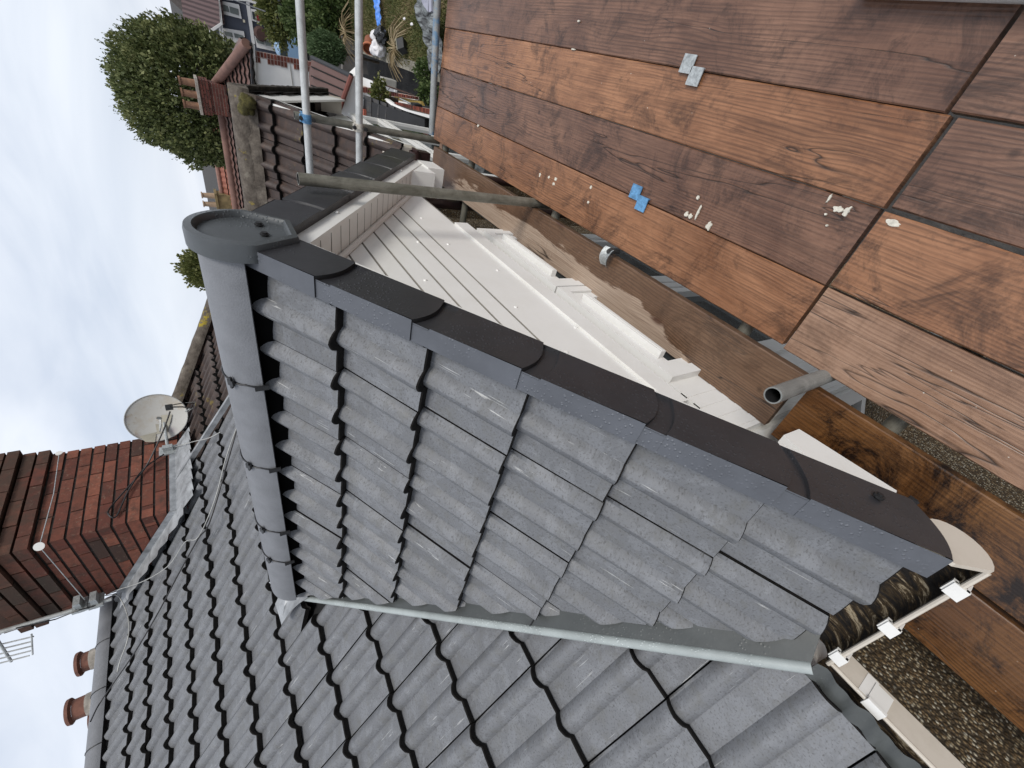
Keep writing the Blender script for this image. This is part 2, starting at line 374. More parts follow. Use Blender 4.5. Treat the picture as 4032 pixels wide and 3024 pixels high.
def tiles(mb, O, A, D, N, wd, gauge, cols, rows, seed=0, lift=.036, prof=roll_profile, q0=0, lap=.05, ns=32, edge=1, jit=1.0, thick=.030, first=None, last=None):
    """O = joint line origin on the bottom edge of row 0, A across (away from joint: roll first), D down slope, N out"""
    rnd = random.Random(seed); A = Vector(A); D = Vector(D); N = Vector(N); O = Vector(O)
    for r in range(rows[0], rows[1]):
        for c in range(cols[0], cols[1]):
            t = rnd.random(); dz = rnd.uniform(-.0035, .0035) * jit; du = rnd.uniform(-.006, .006) * jit; sk = rnd.uniform(-.004, .004) * jit
            g = 0.0055
            P = O + A * (wd * c + g * .5) + D * (gauge * r)
            wq = wd - g
            def pt(q, v, h=0):
                return P + A * (wq * q) + D * (v + du + sk * (q - .5) * 2 * (v / gauge)) + N * (prof(q) + (-lift * (1 - v / gauge * (.18 if r == rows[0] else 1))) + dz + h)
            qs = [k / ns for k in range(ns + 1)]
            vs = [-gauge - lap, -gauge * .5, -.0042 - .0012 * math.sin(c * 7 + r * 3), 0]
            vs[0] = -gauge - lap
            hv = [0, 0, 0, -.004]
            for i in range(ns):
                for j in range(3):
                    a, b = qs[i], qs[i + 1]; v0, v1 = vs[j], vs[j + 1]
                    mb.face([pt(a, v0, hv[j]), pt(a, v1, hv[j + 1]), pt(b, v1, hv[j + 1]), pt(b, v0, hv[j])],
                            [(a * wd + c * 1.7, v0 + r * .77), (a * wd + c * 1.7, v1 + r * .77), (b * wd + c * 1.7, v1 + r * .77), (b * wd + c * 1.7, v0 + r * .77)], edge if j == 2 else 0, t)  # last strip of the top is painted dark as the lap's shadow line
                a, b = qs[i], qs[i + 1]; rg = rnd.uniform(0, .003)
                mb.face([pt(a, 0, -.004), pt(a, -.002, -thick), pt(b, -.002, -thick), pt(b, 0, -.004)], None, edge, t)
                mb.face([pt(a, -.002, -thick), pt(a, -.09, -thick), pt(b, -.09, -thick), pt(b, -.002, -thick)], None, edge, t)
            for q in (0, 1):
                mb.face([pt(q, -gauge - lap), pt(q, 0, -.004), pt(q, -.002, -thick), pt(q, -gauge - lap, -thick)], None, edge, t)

def clip(mb, planes):
    """cut the collected faces by planes (point, outward normal); the raw edge is turned down so it shows its thickness"""
    me = bpy.data.meshes.new('tmp'); me.from_pydata(mb.v, [], mb.f)
    return me
def build_clipped(mb, name, mats, parent, planes, depth=.03, N=Vector((0, 0, 1)), smooth=35):
    o = mb.build(name, mats, parent)
    me = o.data; bm = bmesh.new(); bm.from_mesh(me)
    for co, no in planes:
        co = Vector(co); no = Vector(no).normalized()
        bmesh.ops.bisect_plane(bm, geom=bm.verts[:] + bm.edges[:] + bm.faces[:], plane_co=co, plane_no=no, clear_outer=True)
        if depth:
            ed = [e for e in bm.edges if len(e.link_faces) == 1 and e.link_faces[0].material_index == 0 and all(abs((v.co - co).dot(no)) < 1e-4 for v in e.verts)]
            if ed:
                ex = bmesh.ops.extrude_edge_only(bm, edges=ed)
                vs = [g for g in ex['geom'] if isinstance(g, bmesh.types.BMVert)]
                bmesh.ops.translate(bm, verts=vs, vec=-N * depth)
                for f in [g for g in ex['geom'] if isinstance(g, bmesh.types.BMFace)]: f.material_index = 1
    bm.to_mesh(me); bm.free()
    me.polygons.foreach_set('use_smooth', [True] * len(me.polygons)); me.set_sharp_from_angle(angle=R(smooth))
    return o
#--MARK-SETTING

# ------------------------------------------------------------------ the house being worked on
N1 = Vector((-0.56353, 0, 0.82610)); D1 = Vector((-0.82610, 0, -0.56353)); d1 = -0.8615
NM = Vector((0, -0.51952, 0.85446)); UM = Vector((0, 0.85446, 0.51952)); dm = -1.6006
YA = Vector((0, 1, 0)); XA = Vector((1, 0, 0))
def gab(y, u, h=0): return CAM + N1 * (d1 + h) + D1 * u + YA * y          # point on the gable roof near slope
def mainp(x, u, h=0): return CAM + NM * (dm + h) + UM * u + XA * x        # point on the main roof slope
def onmain(px, py, off=0):
    v = at(px, py, X=1) - CAM
    return CAM + v * ((dm + off) / v.dot(NM))
def ongab(px, py, off=0):
    v = at(px, py, X=1) - CAM
    return CAM + v * ((d1 + off) / v.dot(N1))
def z3(x, y): return (x * .5424, 1300 + y * .5424)
def z4(x, y): return (x * .5568, 2100 + y * .5568)
def z5(x, y): return (2832 + x * .5425, 2124 + y * .5425)
def r2(x, y): return (2200 + x * .6329, 2324 + y * .6329)

house = empty('house', 'house with grey tiled roofs, white clad gable and big red brick chimney', 'house')
XR, ZR = 1.52, 1.54 - .006
# -- main slope, cut along the valley
VA = Vector((1.60, 2.96, 0)); VB = Vector((-.215, 1.065, 0)); vd = (VB - VA).normalized()
vn = Vector((-vd.y, vd.x, 0)); vn = vn if vn.dot(Vector((1, -1, 0))) > 0 else -vn
O = mainp(-.072, .345)
mb = MB(); tiles(mb, O, -XA, -UM, NM, .351, .410, (-4, 6), (-12, 1), seed=3)
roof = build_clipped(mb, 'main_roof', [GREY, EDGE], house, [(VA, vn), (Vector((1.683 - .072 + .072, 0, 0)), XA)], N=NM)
mb = MB(); tiles(mb, O, -XA, -UM, NM, .351, .410, (-12, -3), (-12, 1), seed=4)
VA2 = Vector((2 * XR - VA.x, VA.y, 0)); VB2 = Vector((2 * XR - VB.x, VB.y, 0)); vn2 = Vector((-vn.x, vn.y, 0))
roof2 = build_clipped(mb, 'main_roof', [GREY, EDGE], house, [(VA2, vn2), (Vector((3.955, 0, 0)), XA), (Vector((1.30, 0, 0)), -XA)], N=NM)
# dark underlay beneath both slopes, sitting below the tiles
mb = MB(); mb.face([mainp(-2.2, .40, -.115), mainp(.2, .40, -.115), mainp(1.5, 2.5, -.115), mainp(1.5, 5.80, -.115), mainp(-2.2, 5.80, -.115)])
mb.face([mainp(1.5, 5.80, -.115), mainp(1.5, 2.5, -.115), mainp(2.9, .40, -.115), mainp(3.95, .40, -.115), mainp(3.95, 5.80, -.115)])
mb.build('roof_underlay', BLACK, house)
# rear slope of the main roof, seen only from elsewhere
mb = MB(); rr = CAM + Vector((0, 5.84, 1.63))
mb.prism([rr + Vector((-2.2, 0, .02)), rr + Vector((-2.2, 4.6, -2.8)), rr + Vector((-2.2, 4.6, -2.9)), rr + Vector((-2.2, 0, -.1))], (6.1, 0, 0))
mb.build('rear_slope', GREY, house)
# main ridge
for k in range(12):
    x0 = -2.2 + k * .50; x1 = x0 + .497
    if x0 > 3.55: break
    mb = MB(); c = Vector((0, 5.86, 1.54 + 1.625)); n = 20
    def rp(a, x, r): return c + Vector((x, -math.cos(a) * r * 1.08, math.sin(a) * r))
    for i in range(n):
        a0 = -.12 + (math.pi + .24) * i / n; a1 = -.12 + (math.pi + .24) * (i + 1) / n
        mb.face([rp(a0, x0, .125), rp(a0, x1, .125), rp(a1, x1, .125), rp(a1, x0, .125)])
        mb.face([rp(a0, x0, .105), rp(a1, x0, .105), rp(a1, x0, .125), rp(a0, x0, .125)]); mb.face([rp(a0, x1, .105), rp(a1, x1, .105), rp(a1, x1, .125), rp(a0, x1, .125)])
    rt = mb.build('ridge_tile', RIDGE, roof, smooth=30)
    if k % 1 == 0:
        mb = MB()
        pts = [rp(-.15 + (math.pi + .3) * i / 14, x1 + .002, .127) for i in range(15)]
        mb.path(pts, .0055, 6); mb.build('ridge_strap', CLIP, rt)
# -- gable roof, slope towards the camera
cutA = gab(2.746, -1.153); cutB = gab(.98, .792); cd_ = (cutB - cutA); cn = Vector((cd_.y, -cd_.x, 0)).normalized(); cn = cn if cn.x < 0 else -cn; cutA += cn * .04; cutB += cn * .04
mb = MB(); O1 = gab(.910, -.812)
tiles(mb, O1, YA, D1, N1, .333, .322, (-1, 7), (0, 6), seed=8, thick=.034, lap=.12)
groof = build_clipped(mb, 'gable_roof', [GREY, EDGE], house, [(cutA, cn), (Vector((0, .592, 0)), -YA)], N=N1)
mb = MB(); c1 = gab(2.9, -1.25, -.07); mb.face([gab(.62, -1.20, -.11), gab(.62, .74, -.11), gab(1.10, .74, -.11), gab(2.75, -1.20, -.11)])
mb.build('roof_underlay', BLACK, house)
# slope facing away
N2 = Vector((-N1.x, 0, N1.z)); D2 = Vector((-D1.x, 0, D1.z))
def mir(p): return Vector((2 * XR - p.x, p.y, p.z))
mb = MB(); tiles(mb, mir(O1) - YA * .333, -YA, D2, N2, .333, .322, (-7, 1), (0, 6), seed=9, prof=lambda q: roll_profile(1 - q), ns=14)
build_clipped(mb, 'gable_roof', [GREY, EDGE], house, [(mir(cutA), Vector((-cn.x, cn.y, 0))), (Vector((0, .592, 0)), -YA)], N=N2)
# dry ridge membrane closing the gap below the ridge tiles, blackened to paint its shade
mb = MB(); yv = 2.80
mb.face([(XR - .135, .60, 1.54 - .190), (XR - .085, .60, 1.54 - .060), (XR - .085, yv, 1.54 - .060), (XR - .135, yv, 1.54 - .190)])
mb.face([(XR + .135, .60, 1.54 - .190), (XR + .085, .60, 1.54 - .060), (XR + .085, yv, 1.54 - .060), (XR + .135, yv, 1.54 - .190)])
mb.build('ridge_membrane_and_gap_shade', VOID, groof)
rc = Vector((XR, 0, 1.54 - .094))
def arc(y, r, a): return rc + Vector((-math.cos(a) * r, y, math.sin(a) * r))
ys = [.60, 1.09, 1.545, 2.02, 2.30, 2.74]
for k in range(len(ys) - 1):
    mb = MB(); a0_, a1_ = .20, math.pi - .20; n = 26; y0, y1 = ys[k] + .003, ys[k + 1] - .003
    for i in range(n):
        a, b = a0_ + (a1_ - a0_) * i / n, a0_ + (a1_ - a0_) * (i + 1) / n
        mb.face([arc(y0, .14, a), arc(y1, .14, a), arc(y1, .14, b), arc(y0, .14, b)])
        mb.face([arc(y0, .122, b), arc(y1, .122, b), arc(y1, .122, a), arc(y0, .122, a)])
        for yy in (y0, y1): mb.face([arc(yy, .122, a), arc(yy, .14, a), arc(yy, .14, b), arc(yy, .122, b)])
    for a in (a0_, a1_): mb.face([arc(y0, .122, a), arc(y0, .14, a), arc(y1, .14, a), arc(y1, .122, a)])
    rt = mb.build('ridge_tile', RIDGE, groof, smooth=30)
    if k < len(ys) - 2:
        yj = ys[k + 1]; mb = MB()
        mb.path([arc(yj + .003 * math.sin(i * 1.7), .1422, .2 + (math.pi - .4) * i / 20) for i in range(21)], .0036, 6)
        for a in (.95,):
            p = arc(yj, .150, a); mb.box(p, (.024, .024, .010), Matrix.Rotation(-(math.pi / 2 - a), 3, 'Y'))
            mb.box(p, (.008, .048, .009), Matrix.Rotation(-(math.pi / 2 - a), 3, 'Y'))
        mb.box(arc(yj, .148, .22), (.006, .020, .045))
        mb.build('ridge_strap', CLIP, rt)
# end cap: round topped disc with a tapered foot and a sunk face
def capring(s, y):
    r = .155 * s; pts = []
    for i in range(33):
        a = -.10 + (math.pi + .20) * i / 32; pts.append(Vector((XR - math.cos(a) * r, y, rc.z + .005 + math.sin(a) * r)))
    pts += [Vector((XR + .075 * s, y, rc.z - .135 * s)), Vector((XR - .075 * s, y, rc.z - .135 * s))]
    return pts
mb = MB(); prof_ = [(1.02, .606), (1.02, .562), (1.0, .551), (.87, .548), (.83, .554), (.81, .568)]
rings = [capring(s, y) for s, y in prof_]
for a, b in zip(rings, rings[1:]):
    for i in range(len(a)): mb.face([a[i], a[(i + 1) % len(a)], b[(i + 1) % len(a)], b[i]])
mb.face(rings[-1]); ec = mb.build('ridge_end_cap', CAPM, groof, smooth=40)
for dx, dz in ((.055, -.04), (-.03, -.045)):
    mb = MB(); p = Vector((XR + dx, .568, rc.z + dz)); mb.tube(p, p - YA * .012, .009, 10); mb.tube(p - YA * .004, p - YA * .007, .014, 10); mb.build('cap_screw', BLACK, ec)
# verge units
def verge(far, k, last=False):
    sy = (lambda p: mir(p)) if far else (lambda p: p)
    u1 = -.845 + .330 * (k + 1) - .005 - .005; u0 = u1 - .345
    if k == -1: u0 = -1.20
    if last: u1 = .800
    yo = .570; hh = .168; mb = MB(); n = 12
    def P(u, h, y): return sy(gab(y, u, h))
    # the face: lower end bows down the slope, a raised panel leaves a narrow neck at the upper end
    def endu(h, base, bow): q = (h - .008) / -hh; return base + bow * math.sin(math.pi * min(1, max(0, q)) ** .9) + (.0 if not last else -.02 * q)
    hs = [.008 - hh * i / n for i in range(n + 1)]
    for i in range(n):
        a, b = hs[i], hs[i + 1]
        mb.face([P(u0, a, yo + .008), P(u0, b, yo + .008), P(endu(b, u0 + .065, .014), b, yo + .008), P(endu(a, u0 + .065, .014), a, yo + .008)])
        mb.face([P(endu(a, u0 + .065, .014), a, yo + .008), P(endu(b, u0 + .065, .014), b, yo + .008), P(endu(b, u0 + .068, .014), b, yo), P(endu(a, u0 + .068, .014), a, yo)])
        A = lambda h: P(endu(h, u0 + .068, .014), h, yo); B = lambda h: P(endu(h, u1, .020), h, yo - .006); C = lambda h: P(endu(h, u1, .020), h, yo + .012)
        mb.face([A(a), A(b), B(b), B(a)]); mb.face([B(a), B(b), C(b), C(a)], None, 1)
    t = .008
    mb.face([P(u0 + .07, t, yo), P(u1, t + .004, yo - .006), P(u1, t + .004, .632), P(u0 + .07, t, .632)], None, 2)      # top flange lying on the tiles
    mb.face([P(u0, t - .001, yo + .004), P(u0 + .07, t - .001, yo + .004), P(u0 + .07, t - .001, .632), P(u0, t - .001, .632)], None, 2)
    mb.face([P(u0 + .07, t, .632), P(u1, t + .004, .632), P(u1, -.02, .634), P(u0 + .07, -.02, .634)], None, 2)
    mb.face([P(u1, t + .004, yo - .006), P(u1, -.028, yo - .006), P(u1, -.028, .632), P(u1, t + .004, .632)], None, 1)
    mb.face([P(u0, hs[-1], yo), P(u1, hs[-1], yo - .006), P(u1, hs[-1], .625), P(u0, hs[-1], .625)], None, 0)            # return under the edge
    o = mb.build('verge_cap', [VERGE, BLACK, VERGETOP], groof, smooth=25)
    return o
for far in (False, True):
    for k in range(-1, 5): verge(far, k, last=(k == 4))
mb = MB(); p = at(1897 * 1.8228 + 0, 1073 * 1.8228, Y=.562); mb.tube(p, p - YA * .006, .012, 12); mb.tube(p - YA * .006, p - YA * .010, .006, 8); mb.build('verge_screw', BLACK, groof, label='round screw head near the foot of the verge')
# valley trough and its pale rim
mb = MB(); n = 24
ra = onmain(1000 + 270 * .5425, 1900 + 812 * .5425, .035); rb = onmain(*z5(664, 900), .035)
def vpt(t, s):
    a = gab(2.80 + (.93 - 2.80) * t, -1.153 + (.83 + 1.153) * t, -.105) + (XA - YA) * .03; b = ra.lerp(rb, t)
    p = a.lerp(b, s); p.z -= .022 * math.sin(math.pi * s); return p
ss = [k / 8 for k in range(9)]; ts = [k / n for k in range(n + 1)]
mb.grid(vpt, ts, ss, uvf=lambda a, b: (a * 3, b * .2)); mb.grid(lambda t, s: vpt(t, s) - Vector((0, 0, .006)), ts, ss)
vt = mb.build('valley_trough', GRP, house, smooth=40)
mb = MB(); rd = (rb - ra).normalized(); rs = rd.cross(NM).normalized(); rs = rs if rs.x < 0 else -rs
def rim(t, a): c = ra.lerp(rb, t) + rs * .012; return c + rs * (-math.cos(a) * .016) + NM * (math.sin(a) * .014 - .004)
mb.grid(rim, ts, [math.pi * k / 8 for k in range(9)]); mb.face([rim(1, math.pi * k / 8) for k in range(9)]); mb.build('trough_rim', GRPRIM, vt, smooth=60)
mb = MB(); q = [vpt(.665, s) + Vector((0, 0, .003)) for s in ss]; mb.path(q, .003, 5); mb.build('trough_joint', BLACK, vt)
# lead saddle where the gable ridge meets the main slope
rnd = random.Random(5)
sp = [(1900, 345), (2062, 330), (2170, 400), (2175, 455), (2110, 500), (2045, 560), (1990, 645), (1978, 600), (1960, 540), (1945, 500), (1975, 440), (1950, 400)]
cen = (2020, 450); mb = MB()
def sadp(q, f): 
    x = cen[0] + (q[0] - cen[0]) * f; y = cen[1] + (q[1] - cen[1]) * f
    return onmain(*z4(x, y), .055 + .012 * mnoise.noise(Vector((x * .03, y * .03, 1))))
for i in range(len(sp)):
    a, b = sp[i], sp[(i + 1) % len(sp)]
    for f0, f1 in ((0, .35), (.35, .7), (.7, 1)):
        mb.face([sadp(a, f0), sadp(a, f1), sadp(b, f1), sadp(b, f0)] if f0 else [sadp(a, f1), sadp(b, f1), sadp(a, 0)])
mb.build('lead_saddle', LEAD, roof, label='crumpled lead patch where the two roofs meet')
# -- gable wall, white boards
YW = .750
bb = 1.54 - .276                                # bargeboard underside height at the apex
def barge(far):
    sy = mir if far else (lambda p: p)
    mb = MB(); tx = .682
    L = 1.58
    A = [(XR, .60, bb), (XR, .60, bb + .20), (XR - L, .60, bb + .20 - tx * L), (XR - L, .60, bb - tx * L)]
    A = [sy(Vector(p)) for p in A]
    mb.prism(A, (0, .018, 0)); b = mb.build('bargeboard', WHITE, house)
    # soffit boards between bargeboard and wall
    mb = MB(); k = 0; x = 0
    while x < L:
        x2 = min(L, x + .083)
        q = [sy(Vector((XR - x, .618, bb + .004 - tx * x))), sy(Vector((XR - x2 + .005, .618, bb + .004 - tx * (x2 - .005)))), sy(Vector((XR - x2 + .005, YW, bb + .004 - tx * (x2 - .005)))), sy(Vector((XR - x, YW, bb + .004 - tx * x)))]
        mb.face(q); mb.face([p + Vector((0, 0, .009)) for p in q], None, 1)
        g = [sy(Vector((XR - x2 + .005, .618, bb + .012 - tx * (x2 - .005)))), sy(Vector((XR - x2, .618, bb + .012 - tx * x2))), sy(Vector((XR - x2, YW, bb + .012 - tx * x2))), sy(Vector((XR - x2 + .005, YW, bb + .012 - tx * (x2 - .005))))]
        mb.face(g, None, 1); x = x2
    mb.build('soffit', [WHITE, GROOVE], house)
    mb = MB(); a = sy(Vector((XR, YW - .008, bb - .01))); c = sy(Vector((XR - L, YW - .008, bb - .01 - tx * L)))
    mb.tube(a, c, .014, 8); mb.build('soffit_trim', WHITE, house, smooth=40)
    for f in (.22, .45, .8):
        p = sy(Vector((XR - L * f * .95, .598, bb + .055 - tx * L * f * .95))); mb = MB(); mb.tube(p, p - YA * .006, .009, 10, r2=.006); mb.build('screw_cap', WHITE, b)
barge(False); barge(True)
mb = MB()
rows_z = [-.30, -.405, -.512, -.615, -.72, -.825, -.935, -1.035]
rows_z = [1.54 + z * .9375 for z in rows_z]    # measured on y=.8, wall stands at .75
bot = 1.54 - 1.30 * .9375
for i in range(len(rows_z)):
    zt = rows_z[i]; zb = rows_z[i + 1] if i + 1 < len(rows_z) else bot
    hw = lambda z: min(1.31, (bb + .01 - z) / .682)
    a, b = max(0, hw(zt)), hw(zb)
    mb.face([(XR - a, YW, zt), (XR + a, YW, zt), (XR + b, YW, zb + .010), (XR - b, YW, zb + .010)])
    mb.face([(XR - b, YW, zb + .010), (XR + b, YW, zb + .010), (XR + b, YW + .009, zb + .004), (XR - b, YW + .009, zb + .004)], None, 0)
    mb.face([(XR - b, YW + .009, zb + .004), (XR + b, YW + .009, zb + .004), (XR + b, YW, zb), (XR - b, YW, zb)], None, 1)
XW0, XW1 = .62, 2.25
mb.face([(XR - 1.29, YW, bot), (XR + 1.29, YW, bot), (XR + 1.29, YW + .4, bot), (XR - 1.29, YW + .4, bot)])
clad = mb.build('cladding', [WHITE, GROOVE], house, weld=False)
mb = MB(); mb.box(((XW0 + XW1) / 2 - .05, YW + .005, bot - .035), (XW1 - XW0 + .1, .034, .085)); mb.build('frieze_board', WHITE, house)
for x, z in ((2.62, -.99), (2.32, -1.03), (1.95, -.86), (1.93, -1.02), (1.61, -1.14), (1.52, -.72), (1.42, -1.22), (1.25, -1.02), (1.05, -1.20), (.9, -1.03)):
    p = Vector((x, YW, 1.54 + z)); mb = MB(); mb.tube(p, p - YA * .005, .009, 10, r2=.006); mb.build('screw_cap', WHITE, clad)
# boxed end at the far eave, and the near one
mb = MB(); mb.prism([Vector((x, .605, 1.54 + z)) for x, z in ((2.80, -1.12), (2.98, -1.13), (3.10, -1.24), (3.10, -1.31), (2.80, -1.31))], (0, .15, 0)); mb.build('eave_box', WHITE, house)
mb = MB(); mb.prism([Vector((x, .595, 1.54 + z)) for x, z in ((2.90, -1.30), (3.10, -1.30), (3.10, -1.42), (2.90, -1.42))], (0, .16, 0)); mb.build('eave_box', WHITE, house)
def z6(x, y): return (2832 + x * .5425, 1224 + y * .5425)
mb = MB(); mb.prism([at(*z6(*q), Y=.606) for q in ((470, 900), (580, 857), (690, 925), (1290, 1305), (1250, 1420), (900, 1300))], (0, .14, 0)); mb.build('eave_box', WHITE, house)
# window in the bay front
ZT = 1.54 - 1.41 * .9375 - .03
mb = MB()
def fr(x0, x1, z0, z1, y0=.735, y1=.80): mb.box(((x0 + x1) / 2, (y0 + y1) / 2, (z0 + z1) / 2), (x1 - x0, y1 - y0, z1 - z0))
zb_ = -1.05
for x0, x1 in ((.64, 1.385), (1.395, 2.14)):
    fr(x0, x1, ZT - .045, ZT); fr(x0, x0 + .05, zb_, ZT - .045); fr(x1 - .05, x1, zb_, ZT - .045); fr(x0, x1, zb_ - .05, zb_)
    fr(x0 + .052, x1 - .052, ZT - .10, ZT - .047, .745, .79); fr(x0 + .052, x0 + .10, zb_, ZT - .10, .745, .79); fr(x1 - .10, x1 - .052, zb_, ZT - .10, .745, .79)
fr(.35, .64, zb_ - .05, ZT, .765, .81)
for x in (.37, .43, .49, .55): fr(x, x + .03, zb_ - .05, ZT, .7625, .77)
if True:
     fr(2.14, 2.22, zb_ - .05, ZT, .755, .81)
win = mb.build('window', WHITE, house)
for x0, x1 in ((.64, 1.385), (1.395, 2.14)):
    mb = MB(); mb.face([(x0 + .09, .785, zb_), (x1 - .09, .785, zb_), (x1 - .09, .785, ZT - .09), (x0 + .09, .785, ZT - .09)]); mb.build('pane', GLASS, win)
    mb = MB(); c = ((x0 + x1) / 2, .728, ZT - .075); mb.box(c, (.50, .035, .030)); mb.box((c[0], .716, c[2] - .004), (.49, .014, .018)); mb.build('trickle_vent', WHITE, win)
# walls below
mb = MB(); G0 = -4.95
plan = ((.36, .815), (2.24, .815), (2.70, 1.27), (.10, 1.27))
mb.prism([(x, y, G0) for x, y in plan], (0, 0, -1.10 - G0)); mb.prism([(x + (.05 if x < 1 else -.05), y + .05, -1.10) for x, y in plan], (0, 0, 1.14))
mb.box(((.14 + XW1) / 2 - 1.35, 1.30, (G0 + .2) / 2), (6.9, .10, .2 - G0)); mb.box((3.3, 1.30, (G0 + .2) / 2), (1.3, .101, .2 - G0))
wall = mb.build('wall', PEB, house, weld=False)
mb = MB(); mb.box((-.85, 1.20, 1.54 - 1.33), (2.1, .05, .14)); mb.build('fascia', WHITE, house)
mb = MB(); mb.box((-.08, 1.62, 1.54 - 1.33), (.02, 2.0, .2)); mb.build('fascia', BLACK, house)
for sgn, (ax, ay), (bx_, by) in ((-1, (.35, .80), (.08, 1.26)), (1, (2.24, .80), (2.70, 1.26))):   # splayed sides of the bay
    d = Vector((bx_ - ax, by - ay, 0)); L_ = d.length; d.normalize(); rz_ = Matrix.Rotation(math.atan2(d.y, d.x), 3, 'Z'); c_ = Vector((ax, ay, 0)); mb = MB()
    for u0, u1, z0, z1 in ((0, L_, ZT - .10, ZT), (0, .08, zb_, ZT - .10), (L_ - .08, L_, zb_, ZT - .10), (0, L_, zb_ - .06, zb_)):
        mb.box(c_ + d * ((u0 + u1) / 2) + Vector((0, 0, (z0 + z1) / 2)), (u1 - u0, .05, z1 - z0), rz_)
    sw_ = mb.build('window', WHITE, house); mb = MB(); mb.box(c_ + d * (L_ / 2) + Vector((0, 0, (zb_ + ZT) / 2)), (L_ - .1, .012, ZT - zb_ - .1), rz_); mb.build('pane', GLASS, sw_)
# gable gutter (dirty inside) and main gutter
DIRTG = plain('silted gutter inside', (.020, .015, .009), .85, var=.9, sc=30, bump=.8)
def stained():
    m = M('stained underlay felt', .8, 0, .3); v = m.coord('Object', (9, 30, 9)); c = m.ramp(m.noise(v, 1.1, 8, .72, 1.0), [(.46, (.012, .010, .009)), (.56, (.06, .04, .02)), (.62, (.34, .28, .19)), (.70, (.42, .38, .30))])
    m.bump(m.noise(v, 4, 6), .6, .01); return m.out(c)
STAIN = stained()
def gutter(a, b, side, r=.052, nm='gutter'):
    a, b, side = Vector(a), Vector(b), Vector(side); n = 14
    mb = MB()
    def p(t, ang, rr): return a.lerp(b, t) + side * (math.cos(ang) * rr) + Vector((0, 0, -math.sin(ang) * rr))
    for k in range(n):
        a0, a1 = math.pi * k / n, math.pi * (k + 1) / n
        mb.face([p(0, a0, r), p(0, a1, r), p(1, a1, r), p(1, a0, r)], None, 0)
        mb.face([p(0, a1, r - .004), p(0, a0, r - .004), p(1, a0, r - .004), p(1, a1, r - .004)], None, 1)
    for sgn in (1, -1):
        q = [a + side * sgn * (r + .003) + Vector((0, 0, .004)), b + side * sgn * (r + .003) + Vector((0, 0, .004))]
        mb.tube(q[0], q[1], .006, 8)
    return mb.build(nm, [DIRTY, STAIN], house, smooth=40)
gg = gutter((-.178, .585, 1.54 - 1.252), (-.178, 1.09, 1.54 - 1.252), (-1, 0, 0), .060)
mb = MB(); mb.box((-1.63, 1.083, 1.54 - 1.297), (2.77, .007, .080)); mb.box((-1.63, 1.105, 1.54 - 1.337), (2.77, .045, .006)); mb.build('gutter_face', DIRTY, house)
gm = gutter((-.24, 1.150, 1.54 - 1.256), (-3.0, 1.150, 1.54 - 1.256), (0, -1, 0), .064)
mb = MB(); mb.prism([(-.178 - math.cos(math.pi * k / 12) * .066, .575, 1.54 - 1.248 - math.sin(math.pi * k / 12) * .075) for k in range(13)], (0, .012, 0)); mb.prism([(-.244, .575, 1.54 - 1.248), (-.112, .575, 1.54 - 1.248), (-.112, .575, 1.54 - 1.15), (-.19, .575, 1.54 - 1.17)], (0, .010, 0)); mb.build('gutter_stop_end', DIRTY, gg)
for y in (.665, .86, 1.045):
    mb = MB(); mb.box((-.242, y, 1.54 - 1.246), (.030, .036, .010)); mb.box((-.252, y, 1.54 - 1.262), (.006, .036, .040)); mb.box((-.228, y, 1.54 - 1.252), (.010, .036, .012)); mb.build('gutter_bracket', WHITE, gg)
for x in (-.36, -.80, -1.6, -2.4):
    mb = MB(); mb.box((x, 1.083, 1.54 - 1.248), (.045, .030, .010)); mb.box((x, 1.078, 1.54 - 1.285), (.045, .006, .075)); mb.box((x + .03, 1.082, 1.54 - 1.29), (.03, .008, .085)); mb.build('gutter_bracket', WHITE, gm)
mb = MB(); mb.box((-.70, 1.15, 1.54 - 1.275), (.075, .11, .012)); mb.box((-.70, 1.093, 1.54 - 1.262), (.07, .01, .03)); mb.build('gutter_union', plain('red rubber seal', (.12, .006, .012), .3), gm, label='gutter joint with a red rubber seal')
# felt and flashing between the last tiles and the gutters
mb = MB(); mb.grid(lambda u, v: Vector((-.125 - .035 * v, .62 + .46 * u, 1.54 - 1.215 - .05 * v + .004 * math.sin(u * 31) * v)), [k / 16 for k in range(17)], [0, .5, 1]); mb.build('eaves_felt', STAIN, house)
mb = MB(); mb.grid(lambda u, v: Vector((-.225 - .42 * u, 1.150 - .055 * v - .006 * math.sin(u * 23), 1.54 - 1.215 - .012 * v + .005 * math.sin(u * 47 + v * 2))), [k / 40 for k in range(41)], [k / 4 for k in range(5)]); mb.build('eaves_flashing', GRP, house, smooth=60)
mb = MB(); mb.grid(lambda u, v: Vector((-.60 - 2.3 * u, 1.165 - .06 * v, 1.54 - 1.215 - .03 * v)), [0, 1], [0, 1]); mb.build('eaves_tray', BLACK, house)
mb = MB(); mb.tube((3.02, .86, 1.54 - 1.2), (3.02, .86, G0), .034, 14); mb.build('downpipe', BROWNP, house, smooth=40)

